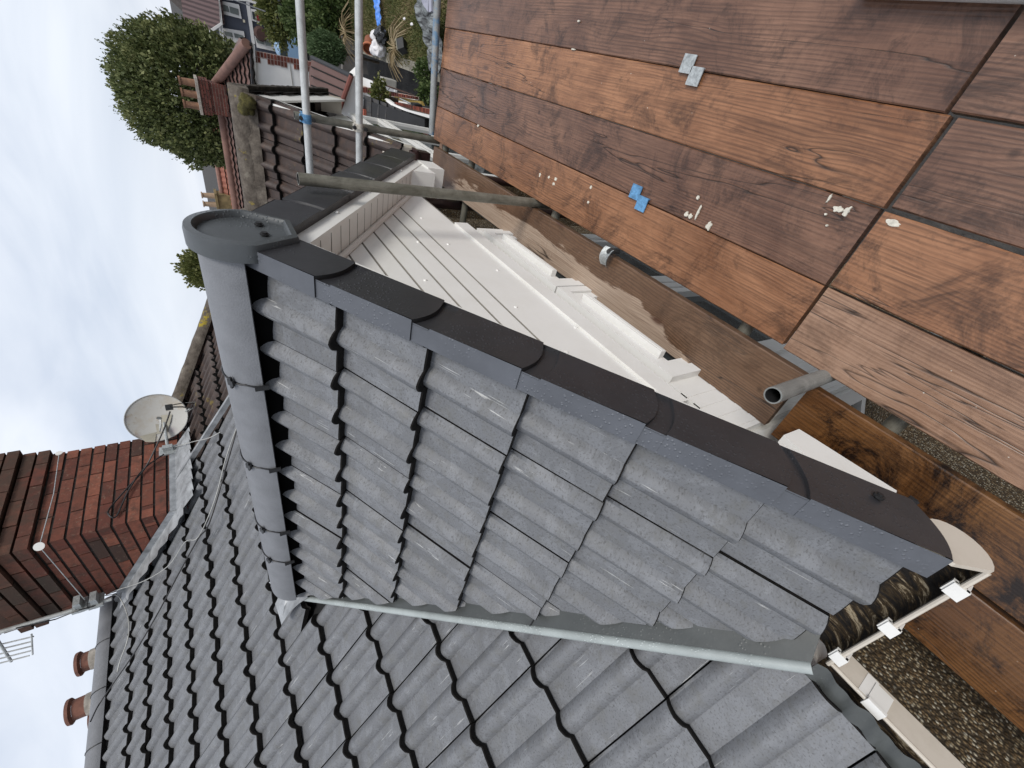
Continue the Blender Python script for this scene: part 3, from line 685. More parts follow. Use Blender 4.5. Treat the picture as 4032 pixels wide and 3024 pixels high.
# -- chimney with real brick courses
BRM, BRC = brick_mat('red chimney brick', (.150, .050, .035), (.225, .080, .050), (.050, .034, .027)); _o = BRM.n('ShaderNodeSeparateXYZ'); BRM.l(BRM.coord('Object'), _o.inputs[0])
BRC = BRM.mix(BRC, (.045, .038, .028), BRM.math('MULTIPLY', BRM.ramp(BRM.math('ADD', BRM.math('MULTIPLY', BRM.math('SUBTRACT', _o.outputs[2], 3.25), .8), BRM.noise(BRM.coord('Object'), 3, 9, .75)), [(.47, 0), (.64, 1)]), .6))
BRICK = BRM.out(BRC)
BRM.b.inputs['Roughness'].default_value = .9
MORT = plain('dark mortar', (.022, .018, .015), .95, var=.5, sc=25, bump=.5)
CX0, CX1, CY0, CY1 = 3.55, 4.72, 4.22, 5.30
def brickstack(mb, x0, x1, y0, y1, z0, z1, ch=.105, bl=.30, seed=1, corb=None, jit=.003):
    rnd = random.Random(seed); k = 0; z = z0
    while z < z1 - .01:
        o = corb(z) if corb else 0
        a0, a1, b0, b1 = x0 - o, x1 + o, y0 - o, y1 + o
        off = (k % 2) * bl / 2
        for face in range(4):
            L = (a1 - a0) if face % 2 == 0 else (b1 - b0)
            s = -off
            while s < L - .01:
                s0, s1 = max(0, s), min(L, s + bl)
                if s1 - s0 > .03:
                    j = rnd.uniform(-jit, jit); w_ = .10; t = rnd.random() ** 1.1
                    g = .006; mid = (s0 + s1) / 2; ln = s1 - s0 - 2 * g + (g if s0 == 0 else 0) * 1.0 + (g if s1 >= L - .001 else 0)
                    mid += (-g / 2 if s0 == 0 else 0) + (g / 2 if s1 >= L - .001 else 0)
                    hz = ch - .019
                    if face == 0: c, d = (a0 + mid, b0 + w_ / 2 + j, z + ch / 2 + rnd.uniform(-.002, .002)), (ln, w_, hz)
                    elif face == 2: c, d = (a0 + mid, b1 - w_ / 2 + j, z + ch / 2), (ln, w_, hz)
                    elif face == 1: c, d = (a1 - w_ / 2 + j, b0 + mid, z + ch / 2), (w_ * .99, ln * .995, hz * .99)
                    else: c, d = (a0 + w_ / 2 + j, b0 + mid, z + ch / 2), (w_ * .99, ln * .995, hz * .99)
                    sk = Matrix.Rotation(rnd.uniform(-.006, .006), 3, 'Z')
                    mb.box(c, d, sk, 0, t)
                s += bl
        z += ch; k += 1
def corb(z):
    t = z - (1.54 + 1.70)
    return 0 if t < 0 else .035 if t < .21 else .07 if t < .42 else .035
mb = MB(); brickstack(mb, CX0, CX1, CY0, CY1, 1.54 + .40, 1.54 + 2.9, corb=corb, seed=11)
chim = mb.build('chimney', BRICK, house, weld=False)
mb = MB(); mb.box(((CX0 + CX1) / 2, (CY0 + CY1) / 2, 1.54 + 1.65), (CX1 - CX0 - .022, CY1 - CY0 - .022, 2.48))
mb.build('mortar', MORT, chim, weld=False)
# lead: stepped side strip and front apron
mb = MB()
for k in range(14):
    y0 = 4.20 + k * .08; z0 = 1.54 - 1.873 + .608 * y0
    mb.face([(3.537, y0, z0 - .02), (3.537, y0 + .082, z0 - .02 + .05), (3.537, y0 + .082, z0 + .17), (3.537, y0, z0 + .12)])
mb.grid(lambda u, v: Vector((3.537 - .17 * v, 4.10 + 1.25 * u, 1.54 - 1.873 + .608 * (4.10 + 1.25 * u) + .055 + .012 * math.sin(u * 40) * v)), [k / 30 for k in range(31)], [0, .5, 1])
mb.grid(lambda u, v: Vector((3.45 + 1.02 * u, 4.208 - .26 * v * (1 + .16 * math.sin(u * 44) * v), 1.54 - 1.873 + .608 * (4.208 - .26 * v) + .060 - .02 * v)), [k / 48 for k in range(49)], [0, .25, .5, .75, 1])
mb.face([(3.45, 4.208, 1.54 + .66), (4.47, 4.208, 1.54 + .66), (4.47, 4.208, 1.54 + .80), (3.53, 4.208, 1.54 + .80)])
mb.build('lead_flashing', LEAD, chim, smooth=50)
# party line strip
mb = MB(); mb.box(mainp(3.965, 3.2, .03), (.035, 5.2, .05), Matrix.Rotation(math.atan2(.51952, .85446), 3, 'X')); mb.build('party_strip', LEAD, house)

# ------------------------------------------------------------------ things on the roof
def wpath(name, pts, r, mat, label, cat, n=6, group=None):
    mb = MB(); P = [Vector(p) for p in pts]; Q = []
    for i in range(len(P) - 1):          # catmull-rom through the points
        p0 = P[max(i - 1, 0)]; p1 = P[i]; p2 = P[i + 1]; p3 = P[min(i + 2, len(P) - 1)]
        for k in range(5):
            t = k / 5; Q.append(.5 * ((2 * p1) + (p2 - p0) * t + (2 * p0 - 5 * p1 + 4 * p2 - p3) * t * t + (3 * p1 - p0 - 3 * p2 + p3) * t ** 3))
    Q.append(P[-1]); mb.path(Q, r, n); o = mb.build(name, mat, smooth=60); return tag(o, label, cat, group)
dish = empty('satellite_dish', 'round stained satellite dish bolted to the brick chimney', 'satellite dish')
def dishm():
    m = M('stained dish paint', .5, 0, .4); v = m.coord('Object')
    c = m.mix((.47, .46, .43), (.36, .27, .16), m.math('MULTIPLY', m.ramp(m.noise(v, 3.1, 6, .6), [(.48, 0), (.62, 1)]), .6))
    c = m.mix(c, (.26, .21, .24), m.math('MULTIPLY', m.ramp(m.vor(v, 3.3), [(.10, 1), (.22, 0)]), .5))
    c = m.mix(c, (.26, .16, .06), m.math('MULTIPLY', m.ramp(m.noise(v, 9, 8, .75), [(.56, 0), (.66, 1)]), .6)); return m.out(c)
DISH = dishm(); dc = Vector((4.759, 3.98, 2.398))
nd = (CAM - dc).normalized(); nd = (nd + Vector((.0, -.10, .10))).normalized()
du = nd.cross(Vector((0, 0, 1))).normalized(); dv = du.cross(nd)
mb = MB(); RD = .268
def dp(r, a, o=0): return dc + (du * math.cos(a) * 1.0 + dv * math.sin(a) * 1.04) * (RD * r) + nd * (.05 * r * r - .05 + o)
for o_, mi in ((0, 0), (-.006, 0)):
    mb.grid(lambda r, a, o_=o_: dp(r, a, o_), [k / 10 for k in range(11)], [2 * math.pi * k / 48 for k in range(49)], mi)
mb.build('reflector', DISH, dish, smooth=50)
mb = MB(); mb.path([dp(1, 2 * math.pi * k / 48) for k in range(49)], .0055, 6); mb.build('reflector_rim', plain('dish rim', (.36, .36, .35), .5), dish, smooth=60)
DEC = plain('faded print on the dish', (.36, .335, .27), .6, var=.2); DECW = plain('pale print left on the dish', (.66, .66, .64), .6)
def ond(px, py, off=.012):
    o = at(*z3(px, py), X=1) - CAM; t = (dc - CAM).dot(nd) / o.dot(nd); p = CAM + o * t
    r = (p - dc).length / RD; return p + nd * (.05 * r * r - .05 + off)
for poly, m in (([(980, 800), (1135, 760), (1120, 690), (1150, 690), (1160, 765), (1185, 755), (1170, 610), (1270, 605), (1230, 760), (1130, 780), (1120, 850), (1040, 850)], DEC), ([(1230, 660), (1262, 658), (1235, 725)], DECW), ([(1150, 640), (1165, 620), (1172, 690), (1155, 765)], DECW)):
    mb = MB(); mb.face([ond(1145 + (q[0] - 1145) * .82, 640 + (q[1] - 640) * .82, .006) for q in poly]); mb.build('faded_marking', m, dish)
lnb = at(*z3(1228, 560), Y=3.72); foot = dp(.93, -2.1) if False else ond(1345, 590, .0)
mb = MB(); rot = nd.to_track_quat('Z', 'Y').to_matrix(); mb.box(lnb, (.062, .062, .06), rot); mb.tube(lnb, lnb - nd * .05, .028, 14); mb.box(lnb + nd * .032, (.028, .028, .01), rot); mb.build('receiver', BLACK, dish)
mb = MB(); mb.path([lnb + Vector((.01, .01, -.02)), lnb.lerp(foot, .5) + Vector((.02, -.01, -.05)), foot + Vector((.02, -.02, -.05)), foot], .008, 8); mb.path([dc - nd * .03, dc - nd * .10 + Vector((-.05, 0, -.05)), Vector((4.42, 4.16, 2.34))], .016, 8); mb.build('arm', GALVC, dish)
mb = MB(); mb.box((4.42, 4.205, 1.54 + .80), (.13, .02, .17)); mb.box((4.42, 4.17, 1.54 + .80), (.05, .07, .09)); mb.build('wall_bracket', GALVC, dish)
WHC = plain('white coax', (.38, .38, .36), .4, var=.1, bump=0); BLC = plain('black coax', (.02, .018, .018), .45, bump=0)
for k in range(3):
    mb = MB(); a = lnb + Vector((.03, 0, -.01 * k)); mb.path([a, a.lerp(foot, .5) + Vector((.05, -.03, -.03 - .01 * k)), foot + Vector((.06 - .01 * k, -.07, -.13 + .015 * k)), foot + Vector((.02, -.02, -.08)), foot + Vector((0, .01, -.02))], .0045, 6); mb.build('lead', WHC if k < 2 else BLC, dish)
fc = lambda x, y, o=.03: at(*z3(x, y), Y=4.22 - o)
wpath('cable', [at(*z3(1235, 590), Y=3.75), at(*z3(1180, 740), Y=3.9), fc(1060, 990, .05), fc(930, 1140), fc(800, 1290), fc(790, 1340, .05), fc(845, 1350, .02), fc(930, 1170), fc(1040, 1010), fc(1190, 900, .05)], .0075, BLC, 'thin black cable looping across the red brick chimney face from the dish', 'cable')
rfp = lambda x, y, o=.07: onmain(*z3(x, y), o); rf4 = lambda x, y, o=.07: onmain(*z4(x, y), o)
wpath('cable', [fc(1265, 850, .02), rfp(1400, 810, .1), rfp(1510, 785, .1), rfp(1600, 740)], .0042, WHC, 'short white cable along the foot of the chimney under the dish', 'cable')
wpath('cable', [rfp(1720, 700), rfp(1640, 930, .08), rfp(1560, 1230, .09), rfp(1440, 1500, .09), rf4(1310, 60, .09), rf4(1190, 230, .09), rf4(1010, 340, .1), rf4(830, 400, .13), rf4(740, 440, .16)], .0042, WHC, 'long white cable running up the grey tiles beside the chimney to the ridge', 'cable')
wpath('cable', [rfp(1725, 700, .08), rfp(1640, 1000, .08), rfp(1520, 1400, .08), rf4(1400, 40), rf4(1250, 310), rf4(1130, 540), rf4(960, 830), rf4(830, 1020), rf4(700, 1210, .1), rf4(640, 1330, .2)], .006, BLC, 'long black cable crossing the grey tiles from the gable ridge to the main ridge', 'cable')
wpath('cable', [rf4(745, 440, .18), rf4(830, 440, .1), rf4(885, 530), rf4(912, 640), rf4(900, 760), rf4(850, 900), rf4(830, 980)], .005, WHC, 'slack grey cable curving over the tiles just below the main ridge', 'cable')
ply = lambda x, y: (at(*z3(x, y), Y=4.13) if y < 1560 else at(*z4(x * .974 + 0, (y - 1475) * .974), X=3.47))
wa = at(*z3(430, 895), Y=4.10); wb = at(*z3(285, 1570), Y=4.12); wc_ = at(*z4(600, 470), X=3.42)
for nm, p in (('a', wa), ('b', wb + Vector((.03, 0, 0)))):
    pass
mb = MB(); mb.path([wa, wa.lerp(wb, .5) + Vector((0, -.02, -.03)), wb, wc_], .004, 5); tag(mb.build('guy_wire', GALVC), 'thin wire strapped round the chimney below its corbelled top', 'wire')
for p, nn, lb in ((wa, Vector((0, -1, 0)), 'small white plate under the wire at the far edge of the chimney'), (wb, Vector((-.7, -.7, 0)), 'small white plate under the wire on the near corner of the chimney')):
    mb = MB(); mb.tube(p, p + nn * .008, .036 if p is wb else .028, 16); tag(mb.build('corner_plate', WHITE), lb, 'bracket plate', 'plates under the chimney wire')
ant = empty('tv_aerial', 'television aerial on a pale mast strapped to the side of the chimney', 'aerial')
pa = at(*z4(790, 462), X=3.42); pb = at(*z4(-60, 715), X=3.42)
ant.location = (0, 0, 0)
mb = MB(); mb.tube(pa, pb, .021, 12); mb.build('mast', GALVL, ant, smooth=40)
for x, y in ((560, 500), (675, 470)):
    mb = MB(); p = at(*z4(x, y), X=3.44); mb.box(p, (.10, .16, .05)); mb.box(p + Vector((.0, .03, 0)), (.14, .03, .11)); mb.build('mast_clamp', GALVC, ant)
mb = MB(); ab = at(*z4(20, 790), X=3.3); 
for k in range(5): mb.tube(ab + Vector((0, -.02 + .075 * k, .03 * k)), ab + Vector((-.02, .0 + .075 * k, -.20 + .03 * k)), .007, 6)
mb.tube(ab + Vector((0, -.25, -.02)), ab + Vector((0, .32, .05)), .012, 8); mb.tube(ab + Vector((-.02, -.05, -.2)), ab + Vector((-.02, .3, -.10)), .007, 6)
mb.build('aerial_elements', GALVL, ant)
mb = MB(); mb.path([pa.lerp(pb, .08) + Vector((-.03, 0, 0)), pa.lerp(pb, .3) + Vector((-.05, -.05, -.02)), pa.lerp(pb, .5) + Vector((-.03, .02, 0)), pa.lerp(pb, .8) + Vector((-.03, -.03, 0))], .006, 6); mb.build('aerial_cable', BLC, ant)
# pots of the stack behind the ridge
POT = plain('terracotta pot', (.17, .072, .048), .8, var=.4, sc=7, bump=.3); POTM = plain('weathered mortar', (.33, .30, .26), .9, var=.35, sc=12)
stack = empty('chimney_stack', 'low chimney stack behind the main ridge with terracotta pots', 'chimney')
stack.location = (0, 0, 0)
mb = MB(); brickstack(mb, 3.9, 5.6, 8.8, 9.7, 2.2, 3.9, seed=5); mb.build('stack_body', BRICK, stack, weld=False)
mb = MB(); mb.box((4.75, 9.25, 3.0), (1.66, .86, 1.76)); mb.build('mortar', MORT, stack)
for i, (x, y, h) in enumerate(((4.93, 9.0, 4.44), (4.24, 9.0, 4.48), (4.86, 9.45, 4.30), (4.17, 9.45, 4.34))):
    mb = MB(); mb.tube((x, y, 3.85), (x, y, h - .07), .155, 20, r2=.145, caps=False)
    mb.tube((x, y, h - .07), (x, y, h - .04), .148, 20, r2=.185, caps=False); mb.tube((x, y, h - .04), (x, y, h), .185, 20, r2=.18, mi=1, hollow=.14)
    o = mb.build('chimney_pot', [POT, POT, BLACK], stack, smooth=40)
    mb = MB(); mb.tube((x, y, 3.85), (x, y, h - .16 - .05 * (i % 2)), .19, 18, r2=.155); mb.build('mortar_collar', POTM, o, smooth=40)

# ------------------------------------------------------------------ scaffold
def board(x0, x1, y0, y1, mat, label, z=0, seed=0, group='scaffold boards', tilt=0):
    mb = MB(); rnd = random.Random(seed + 77); n = 60
    W_ = y1 - y0; cy = (y0 + y1) / 2; T = .038
    def edge(i, s):
        return s * (W_ / 2) + .0013 * mnoise.noise(Vector((i * .9, s * 3, seed))) + (.0022 * max(0, mnoise.noise(Vector((i * 2.3, s, seed + 5))) - .25)) * -s
    sec = []
    for i in range(n + 1):
        x = x0 + (x1 - x0) * i / n; wz = .0035 * math.sin(i * .13 + seed) + tilt * (x - x0)
        a, b = edge(i, -1), edge(i, 1); c = .0035
        sec.append([(x, a, -T + wz), (x, a, -c + wz), (x, a + c, wz), (x, b - c, wz), (x, b, -c + wz), (x, b, -T + wz)])
    for i in range(n):
        A, B = sec[i], sec[i + 1]
        for k in range(6):
            k2 = (k + 1) % 6; q = [A[k], B[k], B[k2], A[k2]]
            v = [(p[0] - x0 + seed * 3.1, (p[1] if k in (2, 5) or True else p[2]) + (p[2] if k in (0, 4) else 0)) for p in q]
            mb.face([(p[0], p[1] + cy, p[2] + z) for p in q], v)
    for s_ in (sec[0], sec[-1]): mb.face([(p[0], p[1] + cy, p[2] + z) for p in s_], [(p[2], p[1]) for p in s_])
    o = mb.build('scaffold_board', mat, smooth=30)
    return tag(o, label, 'scaffold board', group)
B = []
B.append(board(.463, 3.40, -.412, -.187, W_DARK, 'long dark red board at the outer edge of the platform with a galvanised clip', seed=1))
B.append(board(.446, 3.40, -.1845, .0365, W_RED, 'long orange red board with a wavy crack, second from the outer edge', seed=2))
B.append(board(.450, 3.40, .0395, .2700, W_DARK, 'long purplish brown board with large white paint splashes at its near end', seed=3))
B.append(board(.450, 3.40, .2730, .490, W_RED, 'long reddish board along the open gap, white ring stain on it', seed=4))
B.append(board(-1.8, .452, -.412, -.192, W_DARK, 'dark near board in the top right corner beyond the cross joint', seed=5))
B.append(board(-1.8, .428, -.183, .030, W_DARK, 'brown near board with a pale chipped patch, right of the cross joint', seed=6))
B.append(board(-1.8, .436, .0420, .264, W_RED, 'near board with big dark knot and a white bean shaped splash', seed=7))
B.append(board(-1.8, .438, .2720, .4985, W_PALE, 'pale ridged pine board, the lightest of the platform', seed=8))
B.append(board(.335, 3.38, .536, .765, W_GREY, 'half wet, half bleached board beside the white gable boards', seed=9))
B.append(board(-1.8, .300, .556, .782, W_WET, 'wet orange brown board under the foot of the verge', seed=10))
B.append(board(-1.8, .10, .800, 1.028, W_WET, 'innermost wet dark board below the open gutter, next to the pebbledash', seed=11))
PAINT = plain('dried white paint', (.58, .55, .47), .6, var=.25, sc=90)
def splat(par, x, y, rx, ry, seed, z=.0035):
    rnd = random.Random(seed); mb = MB(); n = 26
    P = []
    for k in range(n):
        a = 2 * math.pi * k / n; r = .9 + .5 * mnoise.noise(Vector((math.cos(a) * 1.6, math.sin(a) * 1.6, seed)))
        P.append(Vector((x + math.cos(a) * rx * .7 * r, y + math.sin(a) * ry * .75 * r, z + .0012)))
    mb.face(P); base = [Vector((p.x + (p.x - x) * .12, p.y + (p.y - y) * .12, z - .004)) for p in P]
    for k in range(n): mb.face([P[k], P[(k + 1) % n], base[(k + 1) % n], base[k]])
    mb.build('paint_splash', PAINT, par, smooth=50)
def z8(x, y): return (2832 + x * .5425, y * .5425)
def z7(x, y): return (1700 + x * .5425, y * .5425)
for bi, f, x, y, rx, ry in ((2, z8, 862, 1517, .017, .012), (2, z8, 925, 1530, .013, .017), (2, z8, 797, 1440, .004, .018), (2, z8, 772, 1555, .005, .005), (2, z8, 780, 1637, .005, .004), (6, z8, 1262, 1618, .030, .010),
                            (2, z7, 1930, 1545, .007, .030), (2, z7, 1875, 1570, .012, .012), (2, z7, 2010, 1640, .015, .022), (2, z7, 1930, 1435, .010, .008), (2, z7, 1845, 1555, .012, .012), (3, z7, 850, 1287, .012, .010), (3, z7, 785, 1270, .011, .014), (3, z7, 1155, 1360, .008, .012), (3, z7, 1135, 1468, .010, .008), (3, z7, 900, 1300, .016, .012), (3, z7, 885, 1335, .014, .010),
                            (0, z7, 1065, 152, .011, .005), (2, z7, 335, 912, .016, .010), (1, z7, 1025, 357, .022, .004)):
    p = at(*f(x, y), Z=.0035); splat(B[bi], p.x, p.y, rx, ry, int(x))
def clip_pair(px1, px2, mat, label):
    t = empty('board_clip', label, 'board clip', 'clips joining the boards')
    for s, (x, y) in ((-1, px1), (1, px2)):
        p = at(x, y, Z=.006); mb = MB(); mb.box((p.x, p.y, .007), (.055, .052, .004)); mb.box((p.x, p.y - s * .028, -.012), (.055, .004, .042))
        o = mb.build('clip_tab', mat, t)
clip_pair(z7(1862, 458), z7(1908, 560), GALVC, 'galvanised clip gripping the first joint from the outer edge')
clip_pair(z7(1482, 1390), z7(1522, 1483), BLUEP, 'chipped blue clip gripping the third joint of the platform')
bc = empty('board_bracket', 'curved galvanised bracket hooked over the edge of the half wet board', 'bracket')
p = at(2395, 1020, Z=.01); mb = MB()
def br(u, v): return Vector((p.x + .055 * (u - .5) * (1 - .25 * v * v), .500 + .085 * v, .012 + .030 * math.sin(math.pi * (.12 + .8 * v)) + .008 * math.cos(u * 6)))
mb.grid(br, [k / 8 for k in range(9)], [k / 10 for k in range(11)]); mb.grid(lambda u, v: br(u, v) - Vector((0, 0, .004)), [k / 8 for k in range(9)], [k / 10 for k in range(11)])
mb.build('bracket_plate', GALVC, bc, smooth=60); mb = MB(); mb.tube((p.x - .01, .512, -.03), (p.x - .01, .512, .045), .009, 8); mb.tube((p.x - .01, .512, .015), (p.x - .01, .512, .032), .017, 6); mb.build('bracket_bolt', plain('dark bolt', (.05, .05, .05), .5, .3), bc)
TR = .0242
def tube(a, b, mat, label, hollow=True, r=TR):
    mb = MB(); mb.tube(a, b, r, 24, hollow=r - .004 if hollow else 0); o = mb.build('scaffold_tube', [mat, BLACK], smooth=40)
    return tag(o, label, 'scaffold tube', 'scaffold tubes')
tube((3.51, .512, G0), (3.51, .512, 1.54 - .585), GALVD, 'upright weathered tube at the far end carrying two clamped rails')
tube((1.975, .5125, G0), (1.975, .5125, 1.54 - .327), GALVD, 'tall weathered upright standing in front of the gable tip')
tube((.292, .512, G0), (.292, .512, 1.54 - 1.205), GALV, 'short upright with open end sticking out between the boards')
tube((3.45, -.95, 1.54 - .634), (3.45, .99, 1.54 - .655), GALVL, 'upper pale end rail crossing behind the gable tip')
tube((3.45, -.95, 1.54 - .966), (3.45, .99, 1.54 - 1.001), GALVL, 'lower pale end rail crossing in front of the brown roof')
tube((3.452, -.95, .100), (3.452, .470, -.008), GALVB, 'blue stained tube lying across the far board ends')
tube((-1.2, -.398, .036), (.80, -.408, .036), GALVL, 'pale tube along the outer board edge in the top right corner')
for x, lb in ((2.86, 'transom seen in the gap just before the far batten'), (1.835, 'transom under the middle of the gap beside the white sill'), (.605, 'transom under the gap beside the board joint'), (.075, 'transom under the gap nearest the camera')):
    tube((x, -.75, -.066), (x, 1.02 if x > 2 else .73, -.066), GALVD, lb)
tube((3.30, -.2, -.066), (3.30, 1.10, -.066), GALVD, 'farthest transom crossing below the end batten')
tube((2.47, .80, -.115), (3.9, .80, -.115), GALVB, 'bluish ledger end pointing at the camera below the half wet board')
mb = MB(); mb.box((3.43, .345, -.115), (.055, 1.02, .060), along=1); tag(mb.build('end_batten', W_PALE), 'pale batten under the far ends of the boards', 'batten')
def coupler(p, mat, label, axis_a=(0, 0, 1), axis_b=(0, 1, 0)):
    t = empty('coupler', label, 'scaffold coupler', 'couplers on the far upright'); p = Vector(p); A = Vector(axis_a); Bx = Vector(axis_b)
    mb = MB(); mb.tube(p - A * .026, p + A * .026, TR + .007, 20); mb.box(p + Vector((-.035, 0, 0)), (.022, .05, .05)); mb.build('upright_band', mat, t, smooth=40)
    q = p + Vector((-.060, 0, 0)); mb = MB(); mb.tube(q - Bx * .026, q + Bx * .026, TR + .007, 20); mb.box(q + Vector((0, -.0, .034)), (.03, .045, .014)); mb.build('rail_band', mat, t, smooth=40)
    for s, o in ((1, .042), (-1, .036)):
        mb = MB(); b = q + Vector((-.012, -.004, s * o)); mb.tube(b, b + Vector((-.035, 0, 0)), .007, 8); mb.tube(b + Vector((-.022, 0, 0)), b + Vector((-.033, 0, 0)), .014, 6); mb.build('clamp_bolt', plain('coupler bolt', (.04, .04, .04), .5, .4), t)
coupler((3.51, .512, 1.54 - .648), BLUEP, 'blue painted coupler joining the upper rail to the far upright')
coupler((3.51, .512, 1.54 - .992), CREAMC, 'cream coupler joining the lower rail to the far upright')

# ------------------------------------------------------------------ neighbouring house
nb = empty('house', 'next door house with mossy brown gable roof behind the scaffold rails', 'house')
TH = R(38); NX, NY0, NZ = 5.50, .665, 1.54 - .40
def roman(q):
    def roll(c):
        d = abs(q - c) / .115
        return 0 if d >= 1 else math.sqrt(1 - d * d) * (1 - .2 * d)
    return .040 * (roll(.2) + roll(.7))
Nn = Vector((-math.sin(TH), 0, math.cos(TH))); Dn = Vector((-math.cos(TH), 0, -math.sin(TH)))
mb = MB(); O = Vector((NX, NY0 + .005, NZ)) + Dn * .385 + Nn * .0
tiles(mb, O, YA, Dn, Nn, .36, .358, (0, 9), (0, 5), seed=21, prof=roman, lift=.045, thick=.040, ns=24)
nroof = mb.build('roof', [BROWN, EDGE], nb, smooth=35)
mb = MB(); Nf = Vector((-Nn.x, 0, Nn.z)); Df = Vector((-Dn.x, 0, Dn.z))
tiles(mb, Vector((NX, NY0 + .305, NZ)) + Df * .385, YA * -1, Df, Nf, .30, .358, (-10, 1), (0, 5), seed=22, prof=roman, lift=.045, thick=.040, ns=12)
mb.build('roof', [BROWN, EDGE], nb, smooth=35)
mb = MB(); mb.prism([(NX, 1.0, NZ - .16), (NX - 1.5, 1.0, NZ - 1.34), (NX + 1.5, 1.0, NZ - 1.34)], (0, 2.4, 0)); mb.build('roof_underlay', BLACK, nb)
mb = MB(); ny = 24
def nr(y, a): r = .135 + .006 * mnoise.noise(Vector((y * 4, a * 2, 3))); return Vector((NX - math.cos(a) * r, y, NZ - .085 + math.sin(a) * r))
mb.grid(nr, [NY0 - .03 + 2.9 * k / 60 for k in range(61)], [-.2 + (math.pi + .4) * k / 16 for k in range(17)]); mb.face([nr(NY0 - .03, -.2 + (math.pi + .4) * k / 16) for k in range(17)])
mb.build('ridge_tile', LICH, nroof, smooth=40)
mb = MB()
for s in (-1, 1):
    mb.grid(lambda y, v: Vector((NX + s * (.12 + .065 * v + .025 * mnoise.noise(Vector((y * 9, v, 5)))), y, NZ - .05 - .11 * v)), [NY0 + 2.7 * k / 70 for k in range(71)], [0, .5, 1])
mb.build('ridge_mortar', LICH, nroof)
# moss cushion near the tip
def blob(c, r, seed, sx=1, sy=1, sz=1, n=18, mt=None, name='moss', par=None, amp=.35):
    mb = MB()
    def f(u, v):
        d = Vector((math.cos(u) * math.sin(v), math.sin(u) * math.sin(v), math.cos(v))); k = 1 + amp * mnoise.noise(d * 1.8 + Vector((seed, 0, 0))) + amp * .4 * mnoise.noise(d * 5 + Vector((0, seed, 0)))
        return Vector(c) + Vector((d.x * sx, d.y * sy, d.z * sz)) * (r * k)
    mb.grid(f, [2 * math.pi * k / n for k in range(n + 1)], [math.pi * k / (n // 2) for k in range(n // 2 + 1)]); return mb.build(name, mt, par, smooth=60)
MOSS = plain('moss', (.075, .065, .018), .95, var=.6, sc=30, bump=1)
for x, y, r_ in ((725, 760, .062), (660, 860, .06), (660, 700, .05), (760, 900, .04)):
    p = at(820 + x * .217, 240 + y * .217, X=NX - .20); blob(p, r_, x, mt=MOSS, par=nroof)
# verge mortar, white bargeboard and box end on the far slope
VM = plain('crumbling verge mortar', (.03, .024, .018), .95, var=.8, sc=20, bump=.8)
for s in (1,):
    mb = MB(); L = 1.83
    def vm(u, v): return Vector((NX + s * (u * L * math.cos(TH)), NY0 - .03 - .01 * mnoise.noise(Vector((u * 30, v, 0))), NZ + .02 - u * L * math.sin(TH) - .085 * v + .012 * mnoise.noise(Vector((u * 22, v * 3, 7)))))
    us = [k / 60 for k in range(61)]; vs = [0, .3, .6, 1]
    mb.grid(vm, us, vs); mb.grid(lambda u, v: vm(u, 0) + Vector((0, .12 * v, 0)), us, [0, 1]); mb.grid(lambda u, v: vm(u, 1) + Vector((0, .12 * v, 0)), us, [0, 1]); mb.build('verge_mortar', VM, nroof)
for s in (1, -1):
    mb = MB(); L = 1.50; a = Vector((NX + s * .05, .70, NZ - .12)); d = Vector((s * math.cos(TH), 0, -math.sin(TH)))
    mb.prism([a, a + d * L, a + d * L + Vector((0, 0, -.30)), a + Vector((0, 0, -.30))], (0, .02, 0)); mb.build('bargeboard', WHITE, nb)
    mb = MB(); mb.prism([a + d * L, a + d * (L + .20), a + d * (L + .20) + Vector((0, 0, -.16)), a + d * L + Vector((0, 0, -.26))], (0, .18, 0)); mb.build('eave_box', DIRTY, nb)
mb = MB(); W2_ = 1.35
mb.face([(NX, .90, NZ - .30), (NX + W2_, .90, NZ - .30 - W2_ * .78), (NX + W2_, .90, -.25), (NX - W2_, .90, -.25), (NX - W2_, .90, NZ - .30 - W2_ * .78)])
mb.build('cladding', WHITE, nb)
mb = MB(); mb.box((NX, 2.0, (-.25 + G0) / 2), (2.7, 2.2, -.25 - G0)); mb.face([(NX - .02, .93, NZ - .3), (NX + 1.4, .93, NZ - 1.4), (NX - 1.4, .93, NZ - 1.4)]); mb.box((NX + .4, 3.4, (.1 + G0) / 2), (5.2, .4, .1 - G0)); mb.build('wall', PEB, nb)
for z0, z1 in ((-1.55, -.30), (-3.9, -2.6)):
    mb = MB(); x0, x1 = NX - 1.3, NX + 1.3
    mb.box((NX, .875, z1), (2.6, .05, .07)); mb.box((NX, .86, z0), (2.7, .10, .06))
    for x in (x0, NX - .43, NX + .43, x1): mb.box((x, .875, (z0 + z1) / 2), (.07, .05, z1 - z0))
    for z in (z1 - .08, z1 - .38, z1 - .46): mb.box((NX, .868, z), (2.6, .04, .03))
    wn = mb.build('window', WHITE, nb); mb = MB(); mb.face([(x0, .885, z0), (x1, .885, z0), (x1, .885, z1), (x0, .885, z1)]); mb.build('pane', GLASS, wn)
# gutter hopper, pipe
gx = 3.90
mb = MB(); mb.tube((gx - .03, .68, 1.54 - 1.60), (gx - .03, 3.0, 1.54 - 1.60), .055, 12, hollow=.048); mb.build('gutter', [BROWNP, BLACK], nb, smooth=40)
mb = MB(); mb.box((gx - .02, .755, 1.54 - 1.66), (.10, .17, .13)); mb.box((gx - .02, .755, 1.54 - 1.60), (.12, .19, .02)); mb.build('gutter_hopper', BROWNP, nb)
mb = MB(); mb.tube((gx, .82, 1.54 - 1.7), (gx, .92, G0), .035, 12); mb.build('downpipe', BROWNP, nb, smooth=40)
